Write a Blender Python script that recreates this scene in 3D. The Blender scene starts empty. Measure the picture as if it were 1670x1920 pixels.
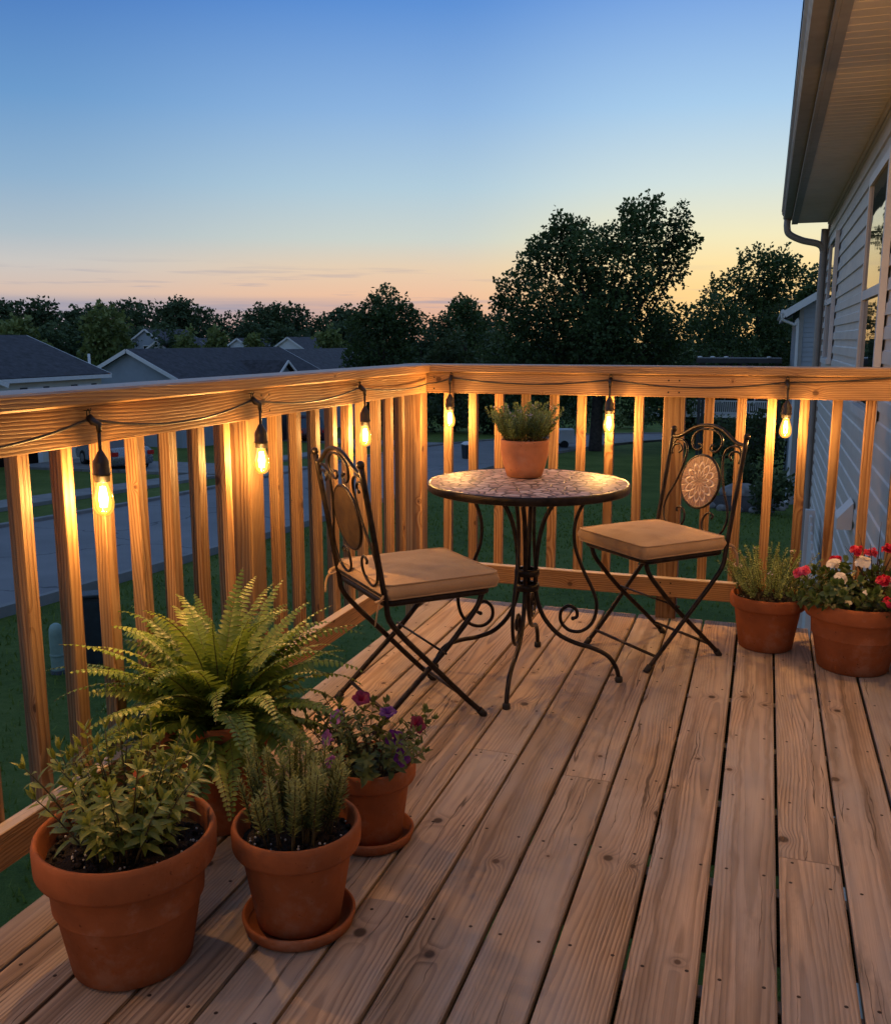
import bpy, math, random
from mathutils import Vector as Vec, Matrix, noise as mnoise
R = random.Random(11)
PI = math.pi
rad = math.radians
scene = bpy.context.scene
COL = scene.collection

# ------------------------------------------------------------------ mesh builder
def perp(d):
    a = Vec((0, 0, 1)) if abs(d.z) < .9 else Vec((1, 0, 0))
    u = d.cross(a).normalized()
    return u, d.cross(u).normalized()

def smooth_path(pts, n=6, closed=False):
    P = [Vec(p) for p in pts]
    out = []
    m = len(P)
    rng = range(m) if closed else range(m - 1)
    for i in rng:
        if closed:
            p0, p1, p2, p3 = P[i - 1], P[i], P[(i + 1) % m], P[(i + 2) % m]
        else:
            p1, p2 = P[i], P[i + 1]
            p0 = P[i - 1] if i else p1 * 2 - p2
            p3 = P[i + 2] if i + 2 < m else p2 * 2 - p1
        for k in range(n):
            t = k / n
            out.append(.5 * ((2 * p1) + (p2 - p0) * t + (2 * p0 - 5 * p1 + 4 * p2 - p3) * t * t + (3 * p1 - p0 - 3 * p2 + p3) * t ** 3))
    if not closed:
        out.append(P[-1])
    return out

class MB:
    def __init__(s):
        s.v = []; s.f = []; s.uv = []; s.mi = []; s.sm = []; s.r = []
        s.M = None
    def pt(s, p):
        p = Vec(p)
        if s.M is not None: p = s.M @ p
        s.v.append(p[:]); return len(s.v) - 1
    def face(s, idx, uv=None, m=0, sm=False, r=None):
        s.f.append(tuple(idx)); s.uv.extend(uv if uv else [(0, 0)] * len(idx))
        s.mi.append(m); s.sm.append(sm); s.r.append(R.random() if r is None else r)
    def poly(s, pts, m=0, sm=False, r=None, uv=None):
        s.face([s.pt(p) for p in pts], uv, m, sm, r)
    def beam(s, a, b, w, h, up=(0, 0, 1), m=0, r=None, ch=.002, u0=None):
        """board from a to b (centre line), w across, h along up; chamfered edges; uv metres"""
        a = Vec(a); b = Vec(b); d = (b - a); L = d.length; d.normalize()
        up = Vec(up); x = d.cross(up).normalized(); y = x.cross(d).normalized()
        r = R.random() if r is None else r
        u0 = R.random() * 9 if u0 is None else u0
        c = min(ch, w * .3, h * .3)
        hw, hh = w / 2, h / 2
        sec = [(-hw + c, -hh), (hw - c, -hh), (hw, -hh + c), (hw, hh - c), (hw - c, hh), (-hw + c, hh), (-hw, hh - c), (-hw, -hh + c)]
        i0 = [s.pt(a + x * p + y * q) for p, q in sec]
        i1 = [s.pt(b + x * p + y * q) for p, q in sec]
        vv = []
        for p, q in sec:
            vv.append((p, q))
        for k in range(8):
            j = (k + 1) % 8
            pk, pj = sec[k], sec[j]
            if k in (0, 4):   # bottom/top: across = x
                va, vb = pk[0], pj[0]
            elif k in (2, 6):
                va, vb = pk[1] + .31, pj[1] + .31
            else:
                va = pk[0]; vb = va + c
            s.face([i0[k], i0[j], i1[j], i1[k]], [(u0, va), (u0, vb), (u0 + L, vb), (u0 + L, va)], m, False, r)
        s.face(i0[::-1], [(u0 + p * .1, q * .1) for p, q in sec[::-1]], m, False, r)
        s.face(i1, [(u0 + p * .1, q * .1) for p, q in sec], m, False, r)
    def box(s, lo, hi, m=0, r=None, ch=0):
        lo = Vec(lo); hi = Vec(hi)
        r = R.random() if r is None else r
        if ch:
            c = (lo + hi) / 2
            return s.beam((lo.x, c.y, c.z), (hi.x, c.y, c.z), hi.y - lo.y, hi.z - lo.z, (0, 0, 1), m, r, ch)
        P = [s.pt((x, y, z)) for z in (lo.z, hi.z) for y in (lo.y, hi.y) for x in (lo.x, hi.x)]
        dx, dy, dz = hi - lo
        for q, (a, b) in (((0, 2, 3, 1), (dy, dx)), ((4, 5, 7, 6), (dx, dy)), ((0, 1, 5, 4), (dx, dz)), ((2, 6, 7, 3), (dz, dx)), ((0, 4, 6, 2), (dz, dy)), ((1, 3, 7, 5), (dy, dz))):
            s.face([P[i] for i in q], [(0, 0), (a, 0), (a, b), (0, b)], m, False, r)
    def tube(s, pts, rd, n=8, m=0, caps=True, r=None, closed=False, flat=1.0, fdir=None):
        P = [Vec(p) for p in pts]; N = len(P)
        rs = rd if isinstance(rd, (list, tuple)) else [rd] * N
        r = R.random() if r is None else r
        rings = []; u = None; L = 0
        for i in range(N):
            if closed: t = (P[(i + 1) % N] - P[i - 1])
            else: t = P[min(i + 1, N - 1)] - P[max(i - 1, 0)]
            if t.length < 1e-9: t = Vec((0, 0, 1))
            t.normalize()
            if fdir is not None:
                u = Vec(fdir); u = (u - t * u.dot(t)).normalized()
            elif u is None: u = perp(t)[0]
            else:
                u = u - t * u.dot(t)
                u = u.normalized() if u.length > 1e-6 else perp(t)[0]
            w = t.cross(u)
            rings.append(([s.pt(P[i] + (u * math.cos(2 * PI * k / n) * flat + w * math.sin(2 * PI * k / n)) * rs[i]) for k in range(n)], L))
            L += (P[(i + 1) % N] - P[i]).length
        cnt = N if closed else N - 1
        for i in range(cnt):
            (A, la), (B, lb) = rings[i], rings[(i + 1) % N]
            for k in range(n):
                j = (k + 1) % n
                s.face([A[k], A[j], B[j], B[k]], [(la, k / n), (la, (k + 1) / n), (lb, (k + 1) / n), (lb, k / n)], m, True, r)
        if caps and not closed:
            s.face(rings[0][0][::-1], None, m, False, r); s.face(rings[-1][0], None, m, False, r)
    def lathe(s, prof, n=40, c=(0, 0, 0), m=0, r=None, sm=True, wob=0):
        c = Vec(c); r = R.random() if r is None else r
        rings = []
        for k, (q, z) in enumerate(prof):
            if q < 1e-6: rings.append([s.pt(c + Vec((0, 0, z)))])
            else: rings.append([s.pt(c + Vec((q * math.cos(2 * PI * i / n), q * math.sin(2 * PI * i / n), z))) for i in range(n)])
        for k in range(len(prof) - 1):
            A, B = rings[k], rings[k + 1]
            for i in range(n):
                j = (i + 1) % n
                uv = [(i / n, prof[k][1]), ((i + 1) / n, prof[k][1]), ((i + 1) / n, prof[k + 1][1]), (i / n, prof[k + 1][1])]
                if len(A) == 1 and len(B) == 1: continue
                if len(A) == 1: s.face([A[0], B[j], B[i]], uv[:3], m, sm, r)
                elif len(B) == 1: s.face([A[i], A[j], B[0]], uv[:3], m, sm, r)
                else: s.face([A[i], A[j], B[j], B[i]], uv, m, sm, r)
    def ball(s, c, rd, n=10, m=0, r=None, sc=(1, 1, 1)):
        c = Vec(c); r = R.random() if r is None else r
        k = max(4, n // 2)
        s2 = []
        for i in range(k + 1):
            a = PI * i / k
            ring = [s.pt(c + Vec((math.sin(a) * math.cos(2 * PI * j / n) * rd * sc[0], math.sin(a) * math.sin(2 * PI * j / n) * rd * sc[1], -math.cos(a) * rd * sc[2]))) for j in range(n)] if 0 < i < k else [s.pt(c + Vec((0, 0, (-1 if i == 0 else 1) * rd * sc[2])))]
            s2.append(ring)
        for i in range(k):
            A, B = s2[i], s2[i + 1]
            for j in range(n):
                q = (j + 1) % n
                if len(A) == 1: s.face([A[0], B[q], B[j]], None, m, True, r)
                elif len(B) == 1: s.face([A[j], A[q], B[0]], None, m, True, r)
                else: s.face([A[j], A[q], B[q], B[j]], None, m, True, r)
    def card(s, p, d, nrm, L, W, m=0, r=None):
        """rhombic leaf face"""
        p = Vec(p); x = d.cross(nrm)
        if x.length < 1e-5: x = perp(d)[0]
        x.normalize()
        s.face([s.pt(p), s.pt(p + d * L * .45 + x * W * .5), s.pt(p + d * L), s.pt(p + d * L * .5 - x * W * .5)], [(0, .5), (.45, 1), (1, .5), (.5, 0)], m, False, r)
    def leaf(s, p, d, nrm, L, W, m=0, r=None, fold=.25, droop=.3, st=((0, .12), (.3, .9), (.62, .85), (1, 0))):
        p = Vec(p); d = d.normalized(); x = d.cross(nrm)
        if x.length < 1e-5: x = perp(d)[0]
        x.normalize(); nn = x.cross(d).normalized()
        r = R.random() if r is None else r
        prev = None
        for t, w in st:
            c = p + d * (L * t) - nn * (droop * L * t * t)
            e = W * .5 * w
            if w == 0:
                cur = [s.pt(c)]
            else:
                cur = [s.pt(c + x * e + nn * e * fold), s.pt(c), s.pt(c - x * e + nn * e * fold)]
            if prev:
                if len(cur) == 3:
                    s.face([prev[0], prev[1], cur[1], cur[0]], [(0, 1), (0, .5), (t, .5), (t, 1)], m, True, r)
                    s.face([prev[1], prev[2], cur[2], cur[1]], [(0, .5), (0, 0), (t, 0), (t, .5)], m, True, r)
                else:
                    s.face([prev[0], prev[1], cur[0]], None, m, True, r); s.face([prev[1], prev[2], cur[0]], None, m, True, r)
            prev = cur
    def mesh(s, name, mats):
        me = bpy.data.meshes.new(name)
        me.from_pydata(s.v, [], s.f)
        ul = me.uv_layers.new(name="UVMap")
        ul.data.foreach_set("uv", [c for q in s.uv for c in q])
        a = me.attributes.new("rnd", 'FLOAT', 'FACE'); a.data.foreach_set("value", s.r)
        for m in (mats if isinstance(mats, (list, tuple)) else [mats]): me.materials.append(m)
        me.polygons.foreach_set("material_index", s.mi)
        me.polygons.foreach_set("use_smooth", s.sm)
        me.update()
        return me
    def build(s, name, mats, parent=None, loc=None, rz=0):
        o = bpy.data.objects.new(name, s.mesh(name, mats)); COL.objects.link(o)
        if parent: o.parent = parent
        if loc is not None: o.location = loc
        if rz: o.rotation_euler.z = rz
        return o

def tag(o, label=None, cat=None, group=None, kind=None):
    if label: o["label"] = label
    if cat: o["category"] = cat
    if group: o["group"] = group
    if kind: o["kind"] = kind
    return o

def thing(name, label, cat, loc=(0, 0, 0), rz=0, group=None):
    o = bpy.data.objects.new(name, None); COL.objects.link(o)
    o.empty_display_size = .1
    o.location = loc; o.rotation_euler.z = rz
    return tag(o, label, cat, group)

def copy_tree(o, parent=None):
    c = o.copy(); COL.objects.link(c); c.parent = parent
    for ch in list(o.children): copy_tree(ch, c)
    return c

# ------------------------------------------------------------------ node helpers
class NT:
    def __init__(s, tree): s.t = tree; s.n = tree.nodes; s.l = tree.links
    def new(s, typ, ins=None, **kw):
        n = s.n.new(typ)
        for k, v in kw.items(): setattr(n, k, v)
        if ins:
            for k, v in ins.items():
                if hasattr(v, 'links') or isinstance(v, bpy.types.NodeSocket): s.l.new(v, n.inputs[k])
                else: n.inputs[k].default_value = v
        return n
    def math(s, op, a, b=None, c=None, clamp=False):
        n = s.n.new('ShaderNodeMath'); n.operation = op; n.use_clamp = clamp
        for i, v in enumerate((a, b, c)):
            if v is None: continue
            if isinstance(v, bpy.types.NodeSocket): s.l.new(v, n.inputs[i])
            else: n.inputs[i].default_value = v
        return n.outputs[0]
    def xyz(s, x, y, z=0.0):
        n = s.n.new('ShaderNodeCombineXYZ')
        for i, v in enumerate((x, y, z)):
            if isinstance(v, bpy.types.NodeSocket): s.l.new(v, n.inputs[i])
            else: n.inputs[i].default_value = v
        return n.outputs[0]
    def noise(s, vec, scale=1, detail=2, rough=.5, dim='3D'):
        n = s.new('ShaderNodeTexNoise', None, noise_dimensions=dim)
        if vec is not None: s.l.new(vec, n.inputs['Vector'])
        n.inputs['Scale'].default_value = scale; n.inputs['Detail'].default_value = detail; n.inputs['Roughness'].default_value = rough
        return n.outputs['Fac']
    def ramp(s, fac, stops, interp='LINEAR'):
        n = s.n.new('ShaderNodeValToRGB'); cr = n.color_ramp; cr.interpolation = interp
        while len(cr.elements) > 1: cr.elements.remove(cr.elements[0])
        cr.elements[0].position = stops[0][0]; cr.elements[0].color = (*stops[0][1], 1)
        for p, c in stops[1:]:
            e = cr.elements.new(p); e.color = (*c, 1)
        s.l.new(fac, n.inputs['Fac']); return n.outputs['Color']
    def mix(s, fac, a, b, blend='MIX'):
        n = s.n.new('ShaderNodeMix'); n.data_type = 'RGBA'; n.blend_type = blend
        for k, v in ((0, fac), (6, a), (7, b)):
            if isinstance(v, bpy.types.NodeSocket): s.l.new(v, n.inputs[k])
            else: n.inputs[k].default_value = v if k == 0 else (*v, 1)
        return n.outputs[2]
    def maprange(s, v, a, b, c=0, d=1, smooth=False):
        n = s.n.new('ShaderNodeMapRange'); n.interpolation_type = 'SMOOTHSTEP' if smooth else 'LINEAR'
        s.l.new(v, n.inputs[0])
        for i, x in enumerate((a, b, c, d)): n.inputs[i + 1].default_value = x
        return n.outputs[0]

def srgb(r, g, b):
    f = lambda c: c / 12.92 if c <= .04045 else ((c + .055) / 1.055) ** 2.4
    return (f(r / 255), f(g / 255), f(b / 255))

def base_mat(name):
    m = bpy.data.materials.new(name); m.use_nodes = True
    t = NT(m.node_tree)
    for n in list(t.n): t.n.remove(n)
    out = t.n.new('ShaderNodeOutputMaterial')
    return m, t, out

def pbr(name, color=None, rough=.5, metal=0, var=.12, scale=6, bump=0, bscale=60, spec=.5, coat=0, color2=None):
    m, t, out = base_mat(name)
    co = t.new('ShaderNodeTexCoord').outputs['Object']
    n1 = t.noise(co, scale, 4, .6)
    c2 = color2 or tuple(c * (1 - var * 2) for c in color)
    c1 = color if color2 else tuple(min(1, c * (1 + var)) for c in color)
    col = t.ramp(n1, [(.3, c2), (.7, c1)])
    b = t.new('ShaderNodeBsdfPrincipled', {'Base Color': col, 'Metallic': metal, 'Specular IOR Level': spec, 'Coat Weight': coat})
    rg = t.maprange(t.noise(co, scale * 2.3, 3), .3, .7, max(0, rough - .08), min(1, rough + .08)); t.l.new(rg, b.inputs['Roughness'])
    if bump:
        bp = t.new('ShaderNodeBump', {'Strength': bump, 'Distance': .01, 'Height': t.noise(co, bscale, 4, .6)})
        t.l.new(bp.outputs[0], b.inputs['Normal'])
    t.l.new(b.outputs[0], out.inputs[0])
    return m

def leaf_mat(name, dark, light, trans=.3, rough=.5, spec=.3, yellow=None):
    m, t, out = base_mat(name)
    r = t.new('ShaderNodeAttribute', None, attribute_name='rnd').outputs['Fac']
    stops = [(0, dark), (.85, light)] + ([(1, yellow)] if yellow else [])
    col = t.ramp(r, stops)
    b = t.new('ShaderNodeBsdfPrincipled', {'Base Color': col, 'Roughness': rough, 'Specular IOR Level': spec})
    tr = t.new('ShaderNodeBsdfTranslucent', {'Color': t.mix(.35, col, (light[0] * 1.4, light[1] * 1.3, light[2] * .5))})
    mx = t.new('ShaderNodeMixShader', {0: trans, 1: b.outputs[0], 2: tr.outputs[0]})
    t.l.new(mx.outputs[0], out.inputs[0])
    return m

def wood(name, light, dark, knotc, freq=150, rough=.6, mottle=.25, weather=None, wamt=0, contrast=1.0, streak=.6, top=None):
    m, t, out = base_mat(name)
    uv = t.new('ShaderNodeSeparateXYZ', {0: t.new('ShaderNodeUVMap').outputs[0]})
    r = t.new('ShaderNodeAttribute', None, attribute_name='rnd').outputs['Fac']
    u = t.math('ADD', uv.outputs[0], t.math('MULTIPLY', r, 173.0)); v = uv.outputs[1]
    r2 = t.math('FRACT', t.math('MULTIPLY', r, 37.77)); r3 = t.math('FRACT', t.math('MULTIPLY', r, 91.3))
    # knots
    vo = t.new('ShaderNodeTexVoronoi', {'Vector': t.xyz(u, t.math('ADD', t.math('MULTIPLY', v, 1.15), t.math('MULTIPLY', r2, 9.0))), 'Scale': 2.9, 'Randomness': 1.0}, voronoi_dimensions='2D')
    kd = t.math('DIVIDE', vo.outputs['Distance'], 2.9)
    ksz = t.math('FRACT', t.math('MULTIPLY', t.new('ShaderNodeSeparateXYZ', {0: vo.outputs['Color']}).outputs[0], 7.7))
    kr = t.math('ADD', t.math('MULTIPLY', ksz, .011), .004)
    kq = t.math('DIVIDE', kd, kr)
    bumpk = t.math('EXPONENT', t.math('MULTIPLY', t.math('MULTIPLY', kq, kq), -.16))
    # rings
    sh = t.math('MULTIPLY', t.math('SUBTRACT', t.noise(t.xyz(t.math('MULTIPLY', u, .7), t.math('MULTIPLY', r2, 40.0)), 1, 1), .5), .12)
    wv = t.math('MULTIPLY', t.math('SUBTRACT', t.noise(t.xyz(t.math('MULTIPLY', u, 5.0), t.math('MULTIPLY', v, 24.0), r), 1, 3, .55), .5), .012)
    x = t.math('ADD', t.math('ADD', t.math('ADD', v, t.math('MULTIPLY', t.math('SUBTRACT', r3, .5), .13)), sh), wv)
    z = t.math('ADD', .004, t.math('MULTIPLY', t.noise(t.xyz(t.math('MULTIPLY', u, .55), t.math('MULTIPLY', r3, 50.0), t.math('MULTIPLY', v, 1.2)), 1, 1), .085))
    rr = t.math('SQRT', t.math('ADD', t.math('MULTIPLY', x, x), t.math('MULTIPLY', z, z)))
    rr = t.math('ADD', rr, t.math('MULTIPLY', bumpk, .016))
    ring = t.math('FRACT', t.math('MULTIPLY', rr, freq))
    late = t.math('MULTIPLY', t.maprange(ring, .25, .85, 0, 1, True), t.maprange(ring, .9, 1.0, 1, 0))
    amp = t.maprange(t.noise(t.xyz(t.math('MULTIPLY', u, 1.3), t.math('MULTIPLY', v, 9.0), r2), 1, 2), .3, .7, .35, 1.0)
    late = t.math('MULTIPLY', late, amp)
    fib = t.noise(t.xyz(t.math('MULTIPLY', u, 7.0), t.math('MULTIPLY', v, 420.0), r), 1, 2, .6)
    big = t.noise(t.xyz(t.math('MULTIPLY', u, 1.6), t.math('MULTIPLY', v, 7.0), t.math('ADD', r, 5.0)), 1, 4, .6)
    col = t.mix(t.math('MULTIPLY', late, .8 * contrast), light, dark)
    col = t.mix(t.maprange(fib, .3, .75, .0, .34), col, tuple(c * .55 for c in dark))
    col = t.mix(1.0, col, t.ramp(big, [(.25, (1 - mottle,) * 3), (.75, (1 + mottle * .35, 1 + mottle * .3, 1 + mottle * .3))]), 'MULTIPLY')
    col = t.mix(1.0, col, t.ramp(r2, [(0, (.56, .57, .59)), (.25, (.84, .80, .73)), (.5, (.98, .98, .98)), (.75, (.86, .86, .88)), (1, (1.24, 1.14, 1.0))]), 'MULTIPLY')
    if weather:
        wn = t.noise(t.xyz(t.math('MULTIPLY', u, .9), t.math('MULTIPLY', v, 3.5), t.math('ADD', r, 11.0)), 1, 4, .65)
        col = t.mix(t.maprange(wn, .35, .7, 0, wamt), col, weather)
    kf = t.maprange(kq, .75, 1.35, 1, 0, True)
    kcol = t.mix(t.math('FRACT', t.math('MULTIPLY', kq, 2.6)), t.mix(t.maprange(ksz, .55, .6), knotc, tuple(c * .35 for c in knotc)), tuple(c * .3 for c in knotc))
    col = t.mix(t.math('MULTIPLY', bumpk, .35), col, knotc)
    col = t.mix(t.math('MULTIPLY', kf, .9), col, kcol)
    # broad dark heartwood streaks, water stains, long drying checks
    st = t.noise(t.xyz(t.math('MULTIPLY', u, .45), t.math('ADD', t.math('MULTIPLY', v, 22.0), t.math('MULTIPLY', wv, 80.0)), t.math('ADD', r, 41.0)), 1, 2, .5)
    col = t.mix(t.math('MULTIPLY', t.maprange(st, .52, .80, 0, .7, True), streak), col, tuple(c * .62 for c in dark))
    sn = t.noise(t.xyz(t.math('MULTIPLY', u, 2.6), t.math('MULTIPLY', v, 9.0), t.math('ADD', r, 61.0)), 1, 5, .65)
    col = t.mix(t.math('MULTIPLY', t.maprange(sn, .55, .72, 0, .5, True), streak), col, (.17, .14, .115))
    ck = t.noise(t.xyz(t.math('MULTIPLY', u, .55), t.math('ADD', t.math('MULTIPLY', v, 34.0), t.math('MULTIPLY', wv, 90.0)), t.math('ADD', r, 23.0)), 1, 1, .5)
    gate_ = t.maprange(t.noise(t.xyz(t.math('MULTIPLY', u, 1.1), r2, t.math('MULTIPLY', v, 9.0)), 1, 1), .46, .56, 0, 1, True)
    ckf = t.math('MULTIPLY', t.math('MULTIPLY', t.maprange(t.math('ABSOLUTE', t.math('SUBTRACT', ck, .5)), .002, .011, 1, 0, True), gate_), .8 * streak)
    col = t.mix(ckf, col, tuple(c * .22 for c in dark))
    if top:
        nz = t.new('ShaderNodeSeparateXYZ', {0: t.new('ShaderNodeNewGeometry').outputs['Normal']}).outputs[2]
        col = t.mix(t.maprange(nz, .55, .9, 0, .85), col, t.mix(.35, top, col))
    b = t.new('ShaderNodeBsdfPrincipled', {'Base Color': col, 'Specular IOR Level': .32})
    t.l.new(t.maprange(late, 0, 1, rough + .06, rough - .08), b.inputs['Roughness'])
    hgt = t.math('SUBTRACT', t.math('ADD', t.math('MULTIPLY', late, .5), t.math('MULTIPLY', fib, .35)), t.math('ADD', t.math('MULTIPLY', ckf, 1.5), t.math('MULTIPLY', kf, .3)))
    bp = t.new('ShaderNodeBump', {'Strength': .55, 'Distance': .003, 'Height': hgt})
    t.l.new(bp.outputs[0], b.inputs['Normal'])
    t.l.new(b.outputs[0], out.inputs[0])
    return m

# ------------------------------------------------------------------ materials
M = {}
M['deck'] = wood('deck_wood', (.66, .475, .315), (.23, .14, .085), (.12, .065, .04), 125, .66, .46, (.40, .37, .35), .9, 1.2, 1.0)
M['rail'] = wood('rail_wood', (.45, .285, .145), (.20, .09, .034), (.17, .075, .035), 112, .55, .36, None, 0, 1.35, .55, (.50, .50, .50))
M['nail'] = pbr('nail_rust', (.035, .02, .015), .8)
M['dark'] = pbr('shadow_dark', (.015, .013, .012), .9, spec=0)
def clay(name, c, bloom=.35):
    m, t, out = base_mat(name)
    co = t.new('ShaderNodeTexCoord').outputs['Object']
    z = t.new('ShaderNodeSeparateXYZ', {0: co}).outputs[2]
    n1 = t.noise(co, 7, 5, .6); n2 = t.noise(co, 22, 5, .7); n3 = t.noise(co, 3.1, 3, .5)
    col = t.ramp(n1, [(.3, tuple(q * .72 for q in c)), (.7, tuple(q * 1.16 for q in c))])
    bl = t.math('MULTIPLY', t.maprange(t.math('ADD', t.math('MULTIPLY', n2, .5), t.math('MULTIPLY', n3, .5)), .5, .68, 0, 1, True), bloom)
    col = t.mix(bl, col, (.50, .33, .24))
    damp = t.maprange(t.math('ADD', z, t.math('MULTIPLY', n3, .05)), .02, .075, .5, 0, True)
    col = t.mix(damp, col, tuple(q * .35 for q in c))
    sp = t.maprange(t.noise(co, 85, 2, .5), .70, .74, 0, .6)
    col = t.mix(sp, col, tuple(q * .3 for q in c))
    b = t.new('ShaderNodeBsdfPrincipled', {'Base Color': col, 'Roughness': .85, 'Specular IOR Level': .22})
    bp = t.new('ShaderNodeBump', {'Strength': .3, 'Distance': .004, 'Height': t.math('ADD', t.math('MULTIPLY', t.noise(co, 120, 4, .6), .5), n2)})
    t.l.new(bp.outputs[0], b.inputs['Normal']); t.l.new(b.outputs[0], out.inputs[0]); return m
M['terracotta'] = clay('terracotta', (.38, .118, .042))
M['terracotta_pale'] = clay('terracotta_pale', (.50, .205, .105), .45)
M['soil'] = pbr('soil', (.022, .014, .010), .9, var=.4, scale=40, bump=1, bscale=120)
M['perlite'] = pbr('perlite', (.75, .72, .68), .8)
M['iron'] = pbr('bronze_iron', (.030, .022, .018), .36, metal=.65, var=.35, scale=30, bump=.15, bscale=240)
M['iron_rub'] = pbr('rubber_foot', (.012, .011, .011), .6)
M['black'] = pbr('black_rubber', (.014, .011, .010), .45, bump=.1)
M['siding'] = pbr('vinyl_siding', (.60, .57, .53), .5, var=.05, scale=2)
M['siding_blue'] = pbr('blue_grey_siding', (.30, .33, .37), .55, var=.05, scale=2)
M['trim'] = pbr('white_trim', (.66, .66, .66), .45, var=.04)
M['trim_grey'] = pbr('taupe_trim', (.30, .28, .26), .45, var=.06)
M['soffit'] = pbr('soffit_vinyl', (.68, .60, .51), .5, var=.04)
M['shingle'] = pbr('asphalt_shingle', (.040, .038, .046), .85, var=.35, scale=3, bump=.5, bscale=25)
M['shingle_b'] = pbr('grey_shingle', (.060, .058, .066), .85, var=.3, scale=3, bump=.5, bscale=25)
M['wall_tan'] = pbr('tan_siding', (.58, .55, .48), .6, var=.06, scale=1)
M['wall_blue'] = pbr('slate_siding', (.29, .33, .38), .6, var=.07, scale=1)
M['wall_white'] = pbr('white_siding', (.7, .7, .7), .6, var=.05, scale=1)
M['wall_dark'] = pbr('dark_siding', (.05, .045, .045), .7, var=.2, scale=1)
M['shutter'] = pbr('dark_shutter', (.03, .035, .045), .6)
M['concrete'] = pbr('concrete', (.20, .20, .195), .85, var=.12, scale=1.5, bump=.3, bscale=30)
M['bark'] = pbr('bark', (.06, .045, .035), .9, var=.3, scale=5, bump=1, bscale=12)
M['car_grey'] = pbr('car_paint_grey', (.22, .24, .27), .28, metal=.5, var=.03, coat=.5)
M['car_dark'] = pbr('car_paint_dark', (.08, .02, .03), .28, metal=.3, var=.03, coat=.5)
M['car_white'] = pbr('car_paint_white', (.6, .62, .66), .3, var=.03, coat=.5)
M['tyre'] = pbr('tyre', (.012, .012, .012), .8)
M['red_lens'] = pbr('red_lens', (.45, .01, .01), .25)
M['chrome'] = pbr('alloy', (.5, .5, .5), .3, metal=1)
M['util_green'] = pbr('utility_green', (.20, .30, .27), .5, var=.1, scale=8)
M['util_dark'] = pbr('utility_dark', (.018, .028, .036), .5, var=.2, scale=8)
M['stone'] = pbr('field_stone', (.22, .21, .20), .9, var=.25, scale=4, bump=.7, bscale=12)
M['mulch'] = pbr('mulch', (.035, .025, .018), .95, var=.4, scale=12, bump=1, bscale=40)
M['flower_red'] = leaf_mat('petal_red', (.42, .008, .03), (.80, .035, .09), .25, .5)
M['flower_pink'] = leaf_mat('petal_pink', (.62, .05, .13), (.85, .16, .28), .25, .5)
M['flower_white'] = leaf_mat('petal_white', (.62, .56, .48), (.85, .80, .72), .25, .5)
M['flower_purple'] = leaf_mat('petal_purple', (.05, .006, .10), (.14, .02, .24), .25, .5)
M['flower_plum'] = leaf_mat('petal_plum', (.10, .004, .03), (.20, .012, .06), .25, .5)
M['flower_mauve'] = leaf_mat('petal_mauve', (.42, .10, .42), (.66, .26, .62), .25, .5)
M['flower_orange'] = leaf_mat('petal_orange', (.6, .08, .02), (.8, .18, .05), .25, .5)
M['flower_thyme'] = leaf_mat('petal_thyme', (.45, .36, .42), (.7, .62, .66), .25, .5)
M['fern'] = leaf_mat('fern_green', (.04, .088, .014), (.20, .29, .055), .34, .42, .4, (.38, .42, .12))
M['herb'] = leaf_mat('herb_green', (.08, .12, .018), (.27, .31, .06), .28, .4, .45)
M['rosemary'] = leaf_mat('rosemary_green', (.085, .12, .032), (.30, .34, .12), .2, .55, .3)
M['thyme'] = leaf_mat('thyme_green', (.065, .115, .03), (.27, .35, .12), .25, .55, .3)
M['petunia'] = leaf_mat('petunia_green', (.035, .060, .018), (.12, .16, .05), .25, .5, .35)
M['geranium'] = leaf_mat('bedding_green', (.030, .060, .016), (.10, .16, .04), .25, .4, .45)
M['spike'] = leaf_mat('dark_spike', (.04, .02, .02), (.12, .06, .05), .1, .4)
M['stem'] = pbr('plant_stem', (.10, .085, .035), .7, var=.3, scale=30)
M['tree_dark'] = leaf_mat('maple_leaf', (.020, .040, .016), (.085, .135, .048), .25, .55, .2)
M['tree_far'] = leaf_mat('far_leaf', (.022, .042, .024), (.085, .125, .06), .15, .7, .1)
M['tree_olive'] = leaf_mat('olive_leaf', (.05, .08, .025), (.18, .22, .075), .2, .6, .15)
M['shrub'] = leaf_mat('shrub_leaf', (.025, .04, .02), (.09, .125, .055), .2, .6, .15)

def glass_pane(name, tint=(.012, .014, .018)):
    m, t, out = base_mat(name)
    co = t.new('ShaderNodeTexCoord').outputs['Object']
    bp = t.new('ShaderNodeBump', {'Strength': .06, 'Distance': .02, 'Height': t.noise(co, 1.7, 2)})
    b = t.new('ShaderNodeBsdfPrincipled', {'Base Color': (*tint, 1), 'Roughness': .02, 'Specular IOR Level': .9, 'IOR': 1.6, 'Normal': bp.outputs[0]})
    t.l.new(b.outputs[0], out.inputs[0]); return m
M['glass'] = glass_pane('window_glass')
M['car_glass'] = glass_pane('car_glass', (.01, .01, .012))

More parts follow.
